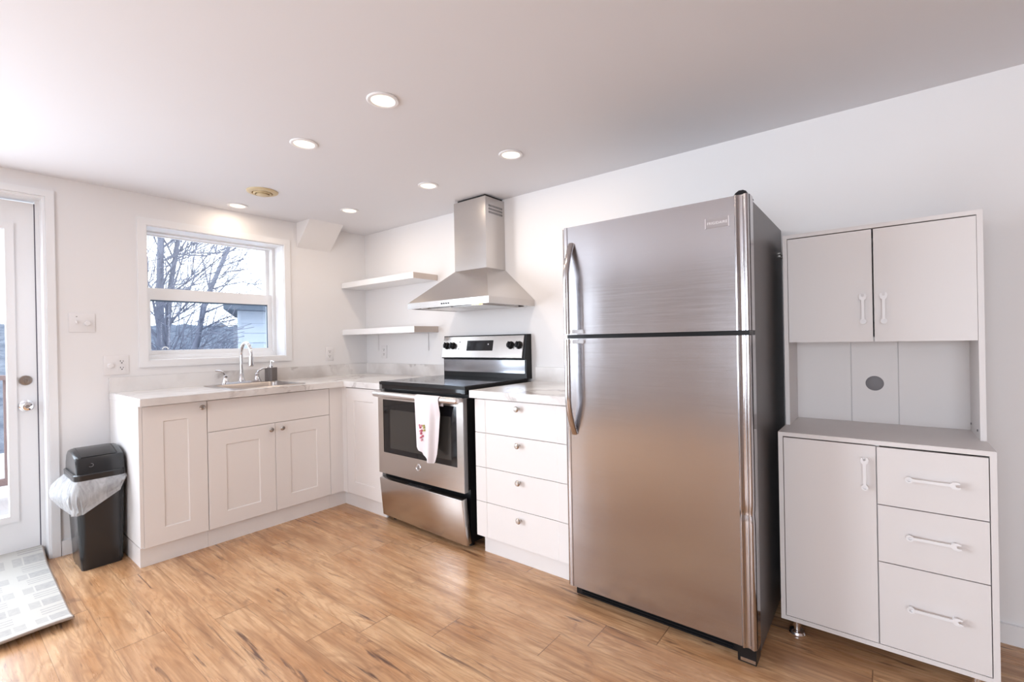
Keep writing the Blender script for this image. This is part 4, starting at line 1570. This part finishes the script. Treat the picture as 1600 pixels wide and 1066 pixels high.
# ------------------------------------------------------------------ door mat
def rug():
    NX, NY = 40, 40
    xa, xb, ya, yb = -.155, .965, -3.60, -2.128
    def top(x, y):
        z = .013
        if x < .13:
            k = min(1, (.13 - x) / .24)
            z = .013 + .042 * (k * k * (3 - 2 * k))
        e = max(0, (x - .80) / .165)
        s = max(0, 1 - abs(y + 2.20) / .5)
        z += .026 * e * e * (.35 + .65 * s)
        return z
    def skew(x, y):
        return x, y - .028 * (x - xa) / (xb - xa)
    def sheet(x0, x1, y0, y1, dz):
        b = BM()
        G = []
        for i in range(NX + 1):
            row = []
            for j in range(NY + 1):
                x = x0 + (x1 - x0) * i / NX
                y = y0 + (y1 - y0) * j / NY
                px, py = skew(x, y)
                row.append(b.verts.new((px, py, top(x, y) + dz)))
            G.append(row)
        for i in range(NX):
            for j in range(NY): b.faces.new((G[i][j], G[i + 1][j], G[i + 1][j + 1], G[i][j + 1]))
        return b
    t = thing('door_mat', 'cream and grey plaid mat in front of the glazed door', 'rug', (.4, -2.8, 0))
    b = sheet(xa, xb, ya, yb, 0)
    bmesh.ops.recalc_face_normals(b, faces=b.faces)
    r = bmesh.ops.extrude_face_region(b, geom=b.faces[:])
    vs = [v for v in r['geom'] if isinstance(v, bmesh.types.BMVert)]
    bmesh.ops.translate(b, vec=(0, 0, -.010), verts=vs)
    part('weave', b, M_rug, t, ang=50)
    b = BM()
    pts = [skew(xb + .002, ya + (yb - ya) * k / 30) for k in range(31)]
    add_tube(b, [(x, y, top(xb, y + .028) - .005) for x, y in pts], .0065, 8)
    pts = [skew(xa + (xb - xa) * k / 30, yb + .001) for k in range(31)]
    add_tube(b, [(x, y, top(xa + (xb - xa) * k / 30, yb) - .005) for k, (x, y) in enumerate(pts)], .0055, 8)
    part('binding', b, M_rugedge, t, 'brown bound edge')
rug()

# ------------------------------------------------------------------ ceiling fittings
def downlight(x, y, label, dim=1.0):
    t = thing('recessed_light', label, 'ceiling light', (x, y, H), group='recessed ceiling lights')
    b = BM()
    add_lathe(b, (x, y, H - .0005), (0, 0, -1), [(.064, 0), (.064, .003), (.060, .006), (.050, .006), (.047, .003), (.047, .001)], 40)
    part('trim_ring', b, M_trim, t)
    b = BM()
    add_cyl(b, (x, y, H - .0012), (x, y, H - .0035), .0468, n=36)
    part('lens', b, M_lens, t)
    l = bpy.data.lights.new('downlight', 'AREA')
    l.shape = 'DISK'
    l.size = .09
    l.energy = LAMP_POWER * dim
    l.color = (1.0, .82, .64)
    o = bpy.data.objects.new('downlight', l)
    COL.objects.link(o)
    o.parent = t
    o.location = (0, 0, -.008)
for x, y, lb in ((2.139, -1.369, 'round recessed light nearest the viewer, largest in view'),
                 (1.503, -1.366, 'recessed light between the round vent and the nearest light'),
                 (2.188, -.592, 'recessed light just right of the hood chimney'),
                 (1.490, -.550, 'recessed light just left of the hood chimney'),
                 (.638, -.563, 'small recessed light by the sloped white box'),
                 (.171, -1.150, 'faint recessed light right above the window')):
    downlight(x, y, lb, 0.45 if x < .3 else 1.0)
def vent():
    x, y = .609, -1.172
    t = thing('ceiling_vent', 'round cream plastic air vent on the ceiling', 'vent', (x, y, H))
    b = BM()
    add_lathe(b, (x, y, H - .0005), (0, 0, -1), [(.092, 0), (.090, .006), (.078, .012), (.062, .013), (.058, .006), (.058, .001)], 48)
    part('outer_ring', b, M_cream, t)
    b = BM()
    add_lathe(b, (x, y, H - .004), (0, 0, -1), [(.054, 0), (.054, .012), (.047, .017), (.040, .012), (.040, 0)], 40)
    part('middle_ring', b, M_cream, t)
    b = BM()
    add_lathe(b, (x, y, H - .001), (0, 0, -1), [(.010, 0), (.010, .016), (.036, .018), (.036, .023), (.028, .027), (0, .028)], 40)
    part('centre_disc', b, M_cream, t)
vent()
